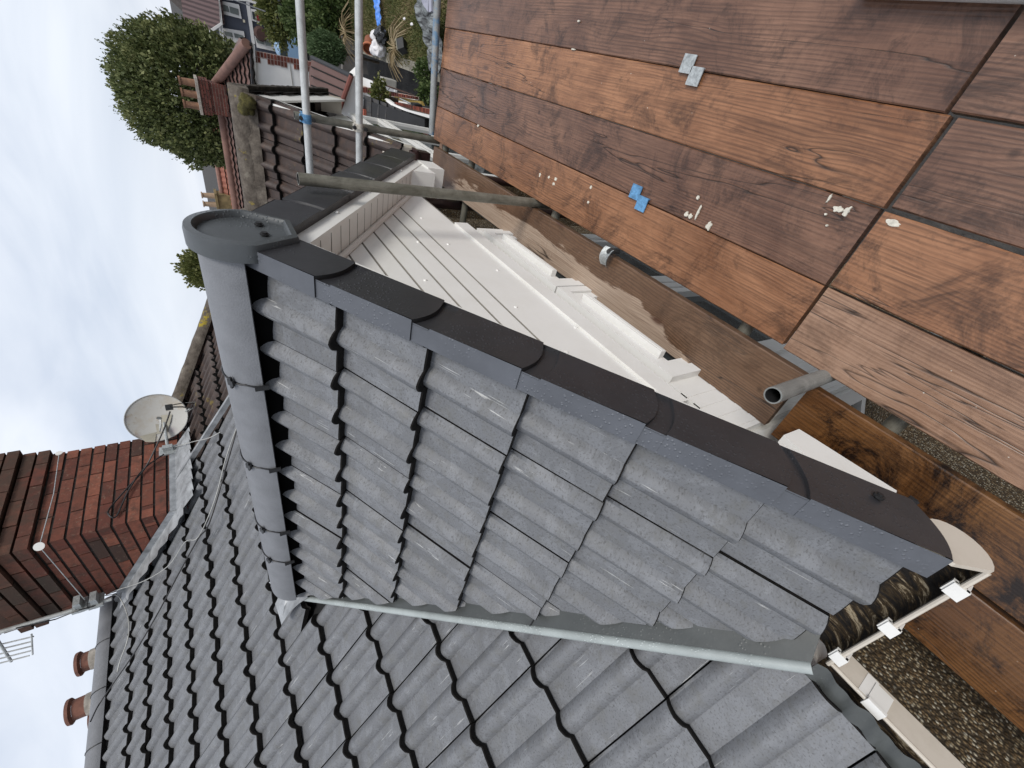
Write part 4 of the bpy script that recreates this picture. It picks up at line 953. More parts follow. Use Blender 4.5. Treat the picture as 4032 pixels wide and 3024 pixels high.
# main slope beyond the party line, cut by its hip
mb = MB(); O = mainp(3.985, 2.35, .02); ang = (-4, 13)
tiles(mb, O, XA, -UM, NM, .30, .38, (0, 9), (-9, 1), seed=31, prof=roman, lift=.05, thick=.042, ns=14)
h1 = onmain(*z3(1335, 470)); h2 = onmain(*z3(1500, 10)); hd = (h2 - h1); hn = Vector((-hd.y, hd.x, 0)); hn = hn if hn.x > 0 else -hn
o = build_clipped(mb, 'main_roof', [BROWN, EDGE], nb, [(h1, hn), (Vector((3.99, 0, 0)), -XA)], N=NM)
mb = MB(); hu = hd.normalized(); top = h1 - hu * 2.1; end = h2 + hu * 1.8; side = hu.cross(Vector((0, 0, 1))).normalized()
def hr(t, a): c = top.lerp(end, t); r = .12 + .010 * mnoise.noise(Vector((t * 40, a, 1))); return c + side * (math.cos(a) * r) + Vector((0, 0, .01 + math.sin(a) * r * .95))
mb.grid(hr, [k / 60 for k in range(61)], [-.3 + (math.pi + .6) * k / 12 for k in range(13)]); mb.build('hip_tile', LICH, o, smooth=40)
mb = MB(); mb.face([top, end, end + Vector((2.6, 1.0, -1.7)), top + Vector((3.5, 3.2, -2.6))]); mb.build('hip_slope', BROWN2, nb)

# ------------------------------------------------------------------ ground
def groundm(name, c1, c2, c3, sc=1.5, det=8):
    m = M(name, .95, 0, .2); v = m.coord('Object')
    c = m.ramp(m.noise(v, sc, det, .7), [(.3, c1), (.5, c2), (.7, c3)]); m.bump(m.noise(v, sc * 20, 5), .8, .03); return m.out(c)
GRASSM = groundm('rough grass', (.045, .065, .018), (.10, .105, .035), (.20, .165, .085), 2.2)
PAVE = groundm('shade darkened wet tarmac and paving', (.030, .030, .030), (.055, .052, .050), (.095, .090, .084), .8)  # colour darkened to stand in for the shade seen between the boards
mb = MB(); mb.grid(lambda x, y: Vector((x, y, G0)), [-400, -40, -5, 5, 20, 60, 200, 1500], [-900, -60, -6, 6, 40, 900]); struct('ground', mb, PAVE)
mb = MB()
def ter(x, y): return Vector((x, y, -3.66 + .05 * mnoise.noise(Vector((x * .8, y * .8, 0))) - (.20 * max(0, y - .1))))
mb.grid(ter, [11.2 + k * .2 for k in range(42)], [-3.4 + k * .2 for k in range(19)] + [.36]); struct('garden_terrace', mb, GRASSM, smooth=60)
mb = MB(); mb.face([(5, -8, G0 + .01), (26, -8, G0 + .01), (26, -3.4, G0 + .01), (5, -3.4, G0 + .01)]); struct('lawn', mb, GRASSM)
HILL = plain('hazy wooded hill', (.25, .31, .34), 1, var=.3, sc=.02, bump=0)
mb = MB(); n = 40
for k in range(n):
    def hp(i): a = R(-25 + 110 * i / n); d = 900; return Vector((math.cos(a) * d, math.sin(a) * d, 0)), -20 + 22 * max(0, mnoise.noise(Vector((i * .16, 2, 0)))) + (7 if 10 < i < 22 else 0)
    (p, h), (q, g) = hp(k), hp(k + 1)
    mb.face([p + Vector((0, 0, -8)), q + Vector((0, 0, -8)), q * 1.02 + Vector((0, 0, g)), p * 1.02 + Vector((0, 0, h))]); mb.face([p * 1.02 + Vector((0, 0, h)), q * 1.02 + Vector((0, 0, g)), q * 1.5 + Vector((0, 0, -8)), p * 1.5 + Vector((0, 0, -8))])
struct('hills', mb, HILL)

# ------------------------------------------------------------------ foliage
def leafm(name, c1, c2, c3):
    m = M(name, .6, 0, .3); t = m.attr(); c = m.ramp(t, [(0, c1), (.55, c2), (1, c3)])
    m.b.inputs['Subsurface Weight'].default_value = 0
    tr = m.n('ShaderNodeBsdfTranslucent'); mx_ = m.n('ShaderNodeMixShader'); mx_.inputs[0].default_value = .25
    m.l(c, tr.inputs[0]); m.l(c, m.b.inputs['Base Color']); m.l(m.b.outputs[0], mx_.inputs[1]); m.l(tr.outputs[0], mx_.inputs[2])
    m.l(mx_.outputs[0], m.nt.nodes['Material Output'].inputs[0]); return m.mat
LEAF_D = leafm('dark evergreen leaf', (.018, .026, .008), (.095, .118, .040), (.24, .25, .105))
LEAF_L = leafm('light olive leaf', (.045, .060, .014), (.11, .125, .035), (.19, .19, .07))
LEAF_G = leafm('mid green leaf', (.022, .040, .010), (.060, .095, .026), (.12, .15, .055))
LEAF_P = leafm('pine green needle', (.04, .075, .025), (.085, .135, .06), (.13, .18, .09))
STRAW = leafm('dry straw', (.16, .115, .055), (.33, .25, .14), (.48, .39, .25))
BARK = plain('bark', (.06, .045, .03), .95, var=.4, sc=10)
def leaves(mb, c, rad, n, ls, seed, up=.5, hollow=.45, spikes=0, mi=0, clump=.35, sk=1.0):
    rnd = random.Random(seed); c = Vector(c)
    for k in range(n):
        d = Vector((rnd.gauss(0, 1), rnd.gauss(0, 1), rnd.gauss(0, 1))).normalized()
        cl = mnoise.noise(d * 3.2 + Vector((seed, 0, 0))); cl2 = mnoise.noise(d * 8 + Vector((0, seed, 0)))
        r = (hollow + (1 - hollow) * rnd.random() ** .55) * (1 + clump * cl * .55 + clump * .35 * cl2)
        p = c + Vector((d.x * rad[0], d.y * rad[1], d.z * rad[2])) * r
        o = (d * .6 + Vector((rnd.gauss(0, .5), rnd.gauss(0, .5), rnd.gauss(0, .4) + up))).normalized()
        s = ls * rnd.uniform(.6, 1.35); w_ = o.cross(Vector((rnd.gauss(0, 1), rnd.gauss(0, 1), rnd.gauss(0, 1)))).normalized() * s * .32 * sk
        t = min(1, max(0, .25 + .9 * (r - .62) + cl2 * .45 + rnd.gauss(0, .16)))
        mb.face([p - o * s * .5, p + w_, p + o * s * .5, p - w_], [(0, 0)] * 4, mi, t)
    for k in range(spikes):
        d = Vector((rnd.gauss(0, 1), rnd.gauss(0, 1), abs(rnd.gauss(0, 1)) * .9 + .1)).normalized()
        r = 1 + clump * mnoise.noise(d * 3.2 + Vector((seed, 0, 0))) * .55
        p = c + Vector((d.x * rad[0], d.y * rad[1], d.z * rad[2])) * (r * .96); g = (d * .7 + Vector((rnd.gauss(0, .2), rnd.gauss(0, .2), .9))).normalized(); L = rad[2] * rnd.uniform(.05, .13)
        for j in range(7):
            q = p + g * (L * j / 6); o = (g + Vector((rnd.gauss(0, .6), rnd.gauss(0, .6), rnd.gauss(0, .3)))).normalized(); s = ls * (.9 - .07 * j)
            w_ = o.cross(Vector((rnd.gauss(0, 1), rnd.gauss(0, 1), rnd.gauss(0, 1)))).normalized() * s * .3
            mb.face([q, q + o * s * .5 + w_, q + o * s, q + o * s * .5 - w_], [(0, 0)] * 4, mi, rnd.uniform(.3, .8))
def tree(name, label, c, rad, n, ls, mat, seed, cat='tree', group=None, base=None, spikes=0, up=.5, limbs=6, clump=.35, sk=1.0, hollow=.45):
    t = empty(name, label, cat, group); c = Vector(c); base = G0 if base is None else base
    mb = MB(); leaves(mb, c, rad, n, ls, seed, up=up, spikes=spikes, clump=clump, sk=sk, hollow=hollow); mb.build('crown' if cat == 'tree' else 'foliage', mat, t, weld=False)
    mb = MB(); rnd = random.Random(seed); tw = max(.03, rad[0] * .055)
    f = c + Vector((0, 0, -rad[2] * .45)); mb.tube((c.x, c.y, base - .05), f, tw * 1.4, 10, r2=tw)
    for k in range(limbs):
        a = 2 * math.pi * k / limbs + rnd.random(); e = c + Vector((math.cos(a) * rad[0] * .62, math.sin(a) * rad[1] * .62, rad[2] * rnd.uniform(-.1, .55)))
        m_ = f.lerp(e, .5) + Vector((0, 0, -rad[2] * .08)); mb.tube(f, m_, tw * .6, 7, r2=tw * .4); mb.tube(m_, e, tw * .4, 7, r2=tw * .12)
    mb.build('trunk' if cat == 'tree' else 'stems', BARK, t, smooth=50); return t
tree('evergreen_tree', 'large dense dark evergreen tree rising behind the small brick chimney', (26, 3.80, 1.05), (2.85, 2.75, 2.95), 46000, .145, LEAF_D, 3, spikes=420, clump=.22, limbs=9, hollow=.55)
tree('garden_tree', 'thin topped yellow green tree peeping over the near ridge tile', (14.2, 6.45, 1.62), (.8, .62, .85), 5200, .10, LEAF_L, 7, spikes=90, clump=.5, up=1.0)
def r1_(x, y): return (640 + x * .27125, y * .27125)
def g2(x, y): return (1200 + x * .25316, y * .25316)
def b3(x, y): return (1200 + x * .27125, 360 + y * .27125)
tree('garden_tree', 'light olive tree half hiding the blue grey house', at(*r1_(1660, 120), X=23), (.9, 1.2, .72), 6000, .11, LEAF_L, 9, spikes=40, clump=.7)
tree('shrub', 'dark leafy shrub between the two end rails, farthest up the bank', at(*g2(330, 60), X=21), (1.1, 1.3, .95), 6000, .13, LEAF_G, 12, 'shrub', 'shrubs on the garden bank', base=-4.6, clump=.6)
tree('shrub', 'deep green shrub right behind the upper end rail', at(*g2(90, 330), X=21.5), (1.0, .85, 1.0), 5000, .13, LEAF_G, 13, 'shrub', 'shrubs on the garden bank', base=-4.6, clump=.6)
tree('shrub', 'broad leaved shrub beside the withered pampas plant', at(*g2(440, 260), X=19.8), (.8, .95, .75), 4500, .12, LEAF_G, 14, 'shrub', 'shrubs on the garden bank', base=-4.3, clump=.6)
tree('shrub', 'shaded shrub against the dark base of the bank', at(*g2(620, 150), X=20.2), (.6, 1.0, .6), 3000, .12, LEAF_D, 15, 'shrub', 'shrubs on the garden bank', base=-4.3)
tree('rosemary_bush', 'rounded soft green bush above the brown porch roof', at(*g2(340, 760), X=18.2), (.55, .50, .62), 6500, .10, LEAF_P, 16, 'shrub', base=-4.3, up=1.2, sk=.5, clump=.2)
tree('shrub', 'small bush on the flat top of the dark tiled extension', at(*b3(1080, 70), X=9.0), (.22, .30, .16), 1500, .05, LEAF_L, 17, 'shrub', base=-1.7, clump=.6)
tree('weed', 'green weeds at the foot of the stone wall by the far board end', at(*b3(1800, 40) , X=9.6), (.25, .2, .25), 900, .06, LEAF_G, 18, 'weeds', base=-3.6, clump=.6)
tree('weed', 'weeds climbing the end of the stone wall under the grey sheet', at(*g2(1900, 1130), X=12.0), (.4, .3, .3), 1400, .07, LEAF_G, 19, 'weeds', base=-3.9, clump=.7)
# grass tufts over the terrace: nobody could count them
mb = MB(); rnd = random.Random(2)
for k in range(26000):
    x = rnd.uniform(11.3, 19.3); y = rnd.uniform(-3.0, .34); p = ter(x, y); h = rnd.uniform(.03, .10); a = rnd.uniform(0, 6.28); w_ = Vector((math.cos(a), math.sin(a), 0)) * .012
    l = Vector((rnd.gauss(0, .04), rnd.gauss(0, .04), h)); t = min(1, max(0, .5 + .6 * mnoise.noise(Vector((x * .9, y * .9, 4))) + rnd.gauss(0, .2)))
    mb.face([p - w_, p + w_, p + l], [(0, 0)] * 3, 0, t)
GR = leafm('grass blade', (.035, .060, .014), (.115, .115, .04), (.27, .205, .115))
tag(mb.build('grass', GR, weld=False), 'rough yellow green grass on the raised garden', 'grass', kind='stuff')
def dry(c, n, L, seed, label):
    mb = MB(); rnd = random.Random(seed); c = Vector(c)
    for k in range(n):
        a = rnd.uniform(0, 6.28); d = Vector((math.cos(a), math.sin(a), 0)); l = L * rnd.uniform(.5, 1.1); P = [c + d * (l * t) + Vector((0, 0, l * (.75 * t - .85 * t * t) * 1.1)) for t in (0, .3, .6, 1)]
        mb.path(P, .009, 3, tint=rnd.random())
    return tag(mb.build('dry_plant', STRAW, weld=False), label, 'dead plant', 'dead plants in the garden')
dry(at(*g2(1420, 740), Z=-3.60), 90, .75, 1, 'collapsed straw coloured plant by the black planter')
dry(at(*g2(650, 500), Z=-3.35), 60, .85, 2, 'withered pampas plant hanging over the grey wall, left of the lower rail')

# ------------------------------------------------------------------ things further away
def flat(mb, pts, X, depth, mi=0):
    """polygon seen on the plane x = X, given real depth away from the camera"""
    P = [at(px, py, X=X) for px, py in pts]; mb.prism(P, (depth, 0, 0), mi)
def fl(fn, pts): return [fn(*p) for p in pts]
# white house with hipped brown roof
w1 = empty('house', 'white rendered house with brick corner and hipped brown roof', 'house')
WX = 16.0
mb = MB(); mb.prism([at(*r1_(*q), X=WX) for q in ((1325, 735), (1395, 1420), (2600, 1400), (2500, 960))], (3, .35, 0)); mb.build('wall', RENDERW, w1)
QB, QC = brick_mat('dark quoin brick', (.12, .03, .02), (.19, .05, .03), (.05, .02, .015)); QUO = QB.out(QC)
qm = MB(); rnd = random.Random(4); eT = at(*r1_(1335, 735), X=WX - .01); eB = at(*r1_(2450, 950), X=WX - .01); yb, zb0 = Vector((0, 1, 0)), (eB - eT)
nc = int(abs(zb0.z) / .082)
for k in range(nc):
    t = k / nc; p = eT + zb0 * t; wdt = (.26, .26, .14, .14)[k % 4]; st = 0
    if k % 8 >= 6: wdt += .10
    y = 0
    while y < wdt - .02:
        bl = min(.125, wdt - y); qm.box((WX - .012, p.y + y + bl / 2, p.z), (.03, bl - .018, .060), tint=rnd.random()); y += .125
q_ = qm.build('brick_quoins', QUO, w1, weld=False)
qm = MB()
for k in range(nc):
    t = k / nc; p = eT + zb0 * t; wdt = (.26, .26, .14, .14)[k % 4] + (.10 if k % 8 >= 6 else 0); qm.box((WX - .003, p.y + wdt / 2, p.z), (.012, wdt + .01, .0815))
qm.build('mortar_bed', plain('pale pink mortar', (.42, .33, .29), .9), q_)
mb = MB(); flat(mb, fl(r1_, [(1262, 610), (1300, 1300), (1335, 1310), (1300, 620)]), WX - .18, .16); mb.build('gutter', BLACK, w1)
mb = MB(); flat(mb, fl(r1_, [(1300, 620), (1335, 1310), (1372, 1310), (1340, 660)]), WX - .12, .10); mb.build('fascia', WHITE, w1)
mb = MB(); flat(mb, fl(r1_, [(1845, 930), (1900, 1330), (1908, 1330), (1852, 930)]), WX - .02, .012); mb.build('render_joint', GROOVE, w1)
# front roof slope: eaves at WX, rising away to the ridge
eR = at(*r1_(1245, 640), X=WX - .2); eL = eR + Vector((0, 6, 0)); hipT = at(*r1_(790, 1215), X=18.6); rgz = hipT.z
Wn = (eL - eR).cross(hipT - eR).normalized(); Wn = Wn if Wn.z > 0 else -Wn; Wu = Wn.cross(YA).normalized(); Wu = Wu if Wu.z > 0 else -Wu; Ls = (hipT - eR).dot(Wu)
mb = MB(); g_ = Ls / 9
tiles(mb, eR + Wn * .0, YA, -Wu, Wn, .25, g_, (0, 24), (-8, 1), seed=41, prof=lambda q: .03 * (.5 + .5 * math.cos(2 * math.pi * q)), lift=.05, thick=.05, ns=5)
hl = (hipT - eR); hnn = Vector((hl.y, -hl.x, 0)); hnn = hnn if hnn.y < 0 else -hnn
wr = build_clipped(mb, 'roof', [BROWN2, EDGE], w1, [(eR, hnn)], N=Wn, depth=0)
mb = MB(); mb.tube(eR + Vector((0, 0, .04)), hipT + Vector((0, 0, .04)), .12, 12); mb.tube(hipT, hipT + Vector((0, 6, 0)), .12, 12); mb.build('ridge_tile', plain('pinkish ridge tile', (.16, .085, .065), .8, var=.3, sc=3), wr, smooth=40)
mb = MB(); sR = at(*r1_(1110, 545), X=18.8); mb.face([eR, hipT, sR]); mb.face([hipT, hipT + Vector((3, 0, -1.4)), sR + Vector((1.2, 0, -.3)), sR]); mb.build('roof', BROWN2, w1)
# small brick chimney with three pots on its ridge
sc_ = empty('chimney_stack', 'small dark brick chimney with three pots beside the mossy ridge', 'chimney')
cy0, cy1 = 2.06 * 18.4 / 17.5, 2.86 * 18.4 / 17.5; zc0 = 1.54 + (.30 - 1.54) * 18.4 / 17.5; zc1 = 1.54 + (1.17 - 1.54) * 18.4 / 17.5
SB, SC = brick_mat('sooty brick', (.11, .034, .026), (.15, .05, .036), (.05, .025, .02)); SBR = SB.out(SC)
mb = MB(); brickstack(mb, 18.0, 18.6, cy0, cy1, zc0 - .6, zc1, ch=.078, bl=.24, seed=9, corb=lambda z: .04 if z > zc1 - .32 else 0, jit=.004); mb.build('stack_body', SBR, sc_, weld=False)
mb = MB(); mb.box((18.3, (cy0 + cy1) / 2, (zc0 - .6 + zc1) / 2), (.57, cy1 - cy0 - .03, zc1 - zc0 + .59)); mb.build('mortar', plain('pale pointing', (.30, .22, .18), .9), sc_)
mb = MB(); mb.box((18.3, (cy0 + cy1) / 2, zc1 + .03), (.72, cy1 - cy0 + .12, .07)); mb.build('coping_slab', POTM, sc_)
for k in range(3):
    y = cy0 + .13 + k * (cy1 - cy0 - .24) / 2; mb = MB(); mb.tube((18.3, y, zc1 + .05), (18.3, y, zc1 + .42), .105, 14, r2=.09, caps=False); mb.tube((18.3, y, zc1 + .42), (18.3, y, zc1 + .47), .12, 14, hollow=.085); mb.build('chimney_pot', [plain('stained pot', (.19, .10, .06), .85, var=.4, sc=8), BLACK], sc_, smooth=40)
# white gabled wing with brown porch roof
w2 = empty('porch', 'white rendered wing with smooth brown tiled roof between the rails', 'porch')
mb = MB(); flat(mb, [g2(735, 1190), b3(500, 270), b3(560, 340), b3(720, 450), b3(862, 480), b3(850, 120), b3(845, -330), g2(800, 1170)], 11, .5); mb.build('wall', RENDERW, w2)
A_ = [at(*g2(60, 1180), X=13.2), at(*g2(110, 895), X=13.2), at(*g2(725, 1180), X=10.85), at(*b3(500, 268), X=10.85), at(*b3(90, 120), X=12.4)]
mb = MB(); mb.prism(A_, (0, 0, -.05)); 
m_ = M('ribbed brown tile', .7, 0, .4); v = m_.coord('Object'); bn = m_.n('ShaderNodeTexWave', wave_type='BANDS', bands_direction='X'); bn.inputs['Scale'].default_value = 5.0; m_.l(v, bn.inputs[0])
c = m_.mix((.095, .050, .042), (.13, .068, .055), m_.noise(v, 2, 6, .6)); c = m_.mix(c, (.05, .028, .022), m_.ramp(bn.outputs[0], [(.2, .6), (.6, 0)])); 
pr = mb.build('roof', m_.out(c), w2)
for f in (.22, .44, .66, .86):
    a = A_[1].lerp(A_[0], f) if False else A_[1].lerp(A_[4], f); b_ = A_[2].lerp(A_[3], f); mb = MB(); mb.tube(a + Vector((0, 0, .004)), b_ + Vector((0, 0, .004)), .016, 6); mb.build('course_line', EDGE, pr)
mb = MB(); mb.tube(A_[2], A_[3], .05, 8); mb.build('verge_trim', plain('red verge', (.14, .04, .028), .7), w2)
mb = MB(); mb.tube(A_[1], A_[2], .045, 8); mb.build('gutter', BLACK, w2)
# dark tiled extension with coping wall
ext = empty('extension', 'low extension with dark plain tiles and white edged parapet', 'extension')
q = [at(*b3(862, 262), X=9.0), at(*b3(862, 120), X=9.0), at(*b3(1190, 140), X=8.85), at(*b3(1740, 395), X=7.9), at(*b3(1735, 620), X=7.9), at(*b3(862, 500), X=9.0)]
En = (q[1] - q[5]).cross(q[4] - q[5]).normalized(); En = En if En.z > 0 else -En
mb = MB(); mb.prism([q[5], q[1], q[2], q[3], q[4]], (0, 0, -.04)); mb.build('roof', BLACK, ext)
Eu = En.cross(YA).normalized(); Eu = Eu if Eu.z > 0 else -Eu; Le = abs((q[4] - q[5]).dot(Eu))
mb = MB(); base = q[4] + Vector((0, .1, 0)); ylo = min(p.y for p in q) - .1
tiles(mb, Vector((base.x, ylo, base.z)) + En * .03, YA, -Eu, En, .17, Le / 8, (0, 6), (-7, 1), seed=51, prof=lambda q: 0, lift=.022, thick=.022, ns=1, lap=.02)
build_clipped(mb, 'roof_tiles', [SLATE, EDGE], ext, [(q[3], (q[3] - q[2]).cross(Vector((0, 0, 1))) if (q[3] - q[2]).cross(Vector((0, 0, 1))).y < 0 else -(q[3] - q[2]).cross(Vector((0, 0, 1))))], N=En, depth=0)
mb = MB(); mb.prism([at(*b3(855, 262), X=8.95), at(*b3(930, 262), X=8.95), at(*b3(938, 490), X=8.95), at(*b3(855, 490), X=8.95)], (.1, 0, 0)); mb.build('red_ridge_tile', plain('red ridge', (.33, .085, .05), .8), ext)
cop = [(1150, 120), (1260, 205), (1480, 290), (1830, 395)]; cop2 = [(1180, 100), (1290, 180), (1480, 262), (1830, 345)]; xs = [8.8, 8.55, 8.2, 7.7]
mb = MB()
for i in range(3): mb.prism([at(*b3(*cop[i]), X=xs[i]), at(*b3(*cop[i + 1]), X=xs[i + 1]), at(*b3(*cop2[i + 1]), X=xs[i + 1]), at(*b3(*cop2[i]), X=xs[i])], (0, 0, -.06))
mb.build('coping', RENDERW, ext)
mb = MB(); top_ = [(1260, 150), (1480, 215), (1840, 262)]; rnd = random.Random(3)
for i in range(22):
    t0, t1 = i / 22, (i + .82) / 22
    f = lambda t, A, B: (A[0] + (B[0] - A[0]) * t, A[1] + (B[1] - A[1]) * t)
    a0, a1 = f(t0, (1300, 178), (1840, 340)), f(t1, (1300, 178), (1840, 340)); c0, c1_ = f(t0, (1300, 150), (1840, 262)), f(t1, (1300, 150), (1840, 262)); X0, X1 = 8.5 - .8 * t0, 8.5 - .8 * t1
    mb.prism([at(*b3(*a0), X=X0 + .02), at(*b3(*a1), X=X1 + .02), at(*b3(*c1_), X=X1 + .02), at(*b3(*c0), X=X0 + .02)], (.02, 0, -.05), tint=rnd.random())
mb.build('brick_edge', QUO, ext, weld=False)
mb = MB(); flat(mb, [b3(1180, 110), b3(1300, 150), b3(1840, 262), b3(1860, 640), b3(1740, 620), b3(1700, 380), b3(1260, 200)], 9.1, .1); mb.build('parapet', plain('old parapet render', (.30, .24, .20), .9, var=.3), ext)
mb = MB(); flat(mb, [b3(1735, 395), b3(1850, 400), b3(1850, 760), b3(1725, 620)], 7.95, .3); mb.build('recess', BLACK, ext)
# low white wall with brick top running towards the camera
gw = empty('garden_wall', 'white wall with brick dentil edge below the lower rail', 'wall')
def seg(a, b, c, d, X0, X1, mb, dep=(.0, .0, -.05), tint=.5): mb.prism([at(*a, X=X0), at(*b, X=X1), at(*c, X=X1), at(*d, X=X0)], dep, tint=tint)
mb = MB(); seg(g2(880, 1195), g2(1400, 1395), g2(1400, 1430), g2(885, 1340), 11, 9.9, mb); mb.build('white_coping', RENDERW, gw)
mb = MB(); seg(g2(885, 1330), g2(1740, 1500), g2(1740, 1545), g2(890, 1440), 10.98, 9.4, mb); mb.build('mortar_bed', plain('pink mortar', (.46, .36, .31), .9), gw)
mb = MB(); 
for i in range(24):
    t0, t1 = i / 24, (i + .62) / 24; l = lambda A, B, t: (A[0] + (B[0] - A[0]) * t, A[1] + (B[1] - A[1]) * t)
    lo = 1345 + (0 if i % 2 else 8)
    mb.prism([at(*g2(*l((892, lo), (1735, 1503), t0)), X=10.9 - 1.58 * t0), at(*g2(*l((892, lo), (1735, 1503), t1)), X=10.9 - 1.58 * t1), at(*g2(*l((895, 1432), (1735, 1540), t1)), X=10.9 - 1.58 * t1), at(*g2(*l((895, 1432), (1735, 1540), t0)), X=10.9 - 1.58 * t0)], (0, 0, -.06), tint=random.Random(i).random())
mb.build('brick_top', QUO, gw, weld=False)
mb = MB(); seg(g2(885, 1420), g2(1740, 1540), g2(1500, 1660), g2(880, 1660), 11.05, 9.6, mb); mb.build('wall_face', RENDERW, gw)
mb = MB(); seg(g2(1000, 1235), g2(1170, 1290), g2(1700, 1480), g2(1400, 1400), 11.2, 9.9, mb); mb.build('brick_course', plain('weathered brick course', (.30, .18, .14), .9, var=.3, sc=9), gw)
t = tag((lambda mb: (seg(g2(1380, 1495), g2(1800, 1570), g2(1830, 1640), g2(1450, 1560), 9.3, 8.6, mb), mb.build('yellow_sheet', plain('yellow board', (.52, .36, .10), .8)))[1])(MB()), 'flat yellow board lying behind the brick edged wall', 'board')
mb = MB(); flat(mb, fl(b3, [(1590, 185), (1700, 190), (1710, 240), (1600, 225)]), 8.4, .2); tag(mb.build('black_tub', BLACK), 'small black tub on the yellow board', 'tub')
mb = MB(); mb.tube(at(*g2(1480, 1535), X=9.0), at(*g2(1715, 1640), X=8.6), .012, 8); tag(mb.build('metal_rod', GALVC), 'thin metal rod leaning across the yellow board', 'rod')
bx = empty('grey_box', 'pale grey box with rounded corners standing against the stone wall', 'box')
mb = MB(); p = at(*g2(1290, 1320), X=11.6); mb.box(p, (.30, .26, .34)); o = mb.build('box_body', plain('pale concrete', (.32, .31, .28), .8), bx); bv = o.modifiers.new('b', 'BEVEL'); bv.width = .03; bv.segments = 3
# stone retaining wall along the terrace
def stonem():
    m = M('crazy stone wall', .9, 0, .3); v = m.coord('UV'); e_ = m.n('ShaderNodeTexVoronoi', feature='DISTANCE_TO_EDGE'); e_.inputs['Scale'].default_value = 3.6
    dn = m.n('ShaderNodeVectorMath', operation='ADD'); m.l(v, dn.inputs[0]); m.l(m.noise(v, 3, 3, .5, 0, 1), dn.inputs[1]); m.l(dn.outputs[0], e_.inputs['Vector'])
    c = m.mix((.085, .075, .072), (.17, .155, .15), m.noise(v, 6, 7, .7)); c = m.mix(c, (.30, .28, .26), m.ramp(m.noise(v, 2, 4), [(.62, 0), (.75, .5)])); c = m.mix(c, (.025, .02, .018), m.ramp(e_.outputs['Distance'], [(.015, 1), (.05, 0)])); m.bump(m.ramp(e_.outputs['Distance'], [(0, 0), (.08, 1)]), .9, .03); return m.out(c)
mb = MB()
mb.grid(lambda u, v: Vector((11.2 + 8.0 * u, .38 + .03 * mnoise.noise(Vector((u * 18, v * 3, 0))), -3.74 - 1.2 * v)), [k / 40 for k in range(41)], [k / 6 for k in range(7)], uvf=lambda u, v: (u * 8, v * 1.2))
sw = mb.build('stone_wall', stonem(), smooth=60); tag(sw, 'grey crazy stone retaining wall holding up the garden', 'wall')
mb = MB()
for k in range(14): mb.box((11.5 + k * .56, .30, -3.69), (.54, .24, .07), Matrix.Rotation(random.Random(k).uniform(-.02, .02), 3, 'X'))
mb.build('coping_stone', plain('coping stone', (.20, .185, .15), .9, var=.4, sc=5, bump=.5), sw)
mb = MB(); flat(mb, fl(g2, [(590, 560), (900, 640), (990, 1160), (590, 1090)]), 19.0, .2); tag(mb.build('concrete_wall', plain('plain grey wall', (.17, .16, .15), .9, var=.2, sc=1.5)), 'plain grey wall closing the far end of the path', 'wall')
mb = MB(); flat(mb, fl(g2, [(880, -60), (925, -60), (920, 500), (890, 500)]), 18.4, .1); tag(mb.build('edging_board', plain('rust red edging', (.20, .06, .03), .9)), 'rust red edging board across the top of the lawn', 'edging')
# pots, bags, cloth
tp = empty('plant_pot', 'terracotta pot lying on its side by the white sack', 'pot')
mb = MB(); p = at(*g2(1010, 690), Z=-3.50); d = Vector((-.55, .55, .25)).normalized(); mb.tube(p + d * .16, p - d * .16, .185, 20, r2=.12, hollow=.17, mi=0); mb.build('pot_body', [plain('terracotta', (.38, .12, .05), .8), plain('pot inside', (.20, .07, .035), .9)], tp, smooth=40)
mb = MB(); mb.tube(p + d * .18, p + d * .13, .205, 20, hollow=.175); mb.build('pot_rim', [plain('terracotta rim', (.40, .13, .06), .8), BLACK], tp, smooth=40)
SACK = plain('white sack cloth', (.64, .62, .62), .6, var=.08, sc=5, bump=.6); BAG = plain('shiny black bag', (.010, .010, .011), .18, var=.3, bump=.5)
blob(at(*g2(1150, 745), Z=-3.48), .25, 3, 1.2, .9, .75, 28, SACK, 'sack').name = 'sack'; o = bpy.data.objects['sack']; tag(o, 'plump white sack beside the terracotta pot', 'sack', 'white sacks on the lawn')
o = blob(at(*g2(1105, 560), Z=-3.50), .22, 8, 1.7, .62, .6, 24, SACK, 'sack'); tag(o, 'narrow white sack squeezed behind the shiny black bag', 'sack', 'white sacks on the lawn')
o = blob(at(*g2(1065, 780), Z=-3.50), .15, 5, 1, .8, .7, 20, SACK, 'sack'); tag(o, 'smallest white sack, touching the rim of the terracotta pot', 'sack', 'white sacks on the lawn')
o = blob(at(*g2(1190, 560), Z=-3.46), .24, 11, 1.25, .85, .7, 24, BAG, 'rubbish_bag', amp=.5); tag(o, 'shiny black rubbish bag next to the blue sheet', 'bag')
BLUE = plain('blue sheet', (.05, .20, .62), .45, var=.3, sc=7, bump=.6)
c0 = [at(*g2(*q), Z=-3.5) for q in ((1185, 430), (1160, 300), (1150, 150), (1120, 0), (1090, -160))]
mb = MB()
def bs(u, v):
    t = u * 4; i = min(3, int(t)); c = c0[i].lerp(c0[i + 1], t - i); w_ = .05 + .14 * min(1, u * 3)
    return c + Vector((.25, 1, 0)).normalized() * ((v - .5) * 2 * w_) + Vector((0, 0, .06 * math.sin(math.pi * v) * 1.6 + .05 * mnoise.noise(Vector((u * 9, v * 6, 0)))))
mb.grid(bs, [k / 40 for k in range(41)], [k / 14 for k in range(15)]); tag(mb.build('blue_sheet', BLUE, smooth=50), 'long crumpled bright blue sheet trailing over the grass', 'sheet')
pl_ = empty('planter', 'square black plastic planter tipped over in the dead plant', 'planter')
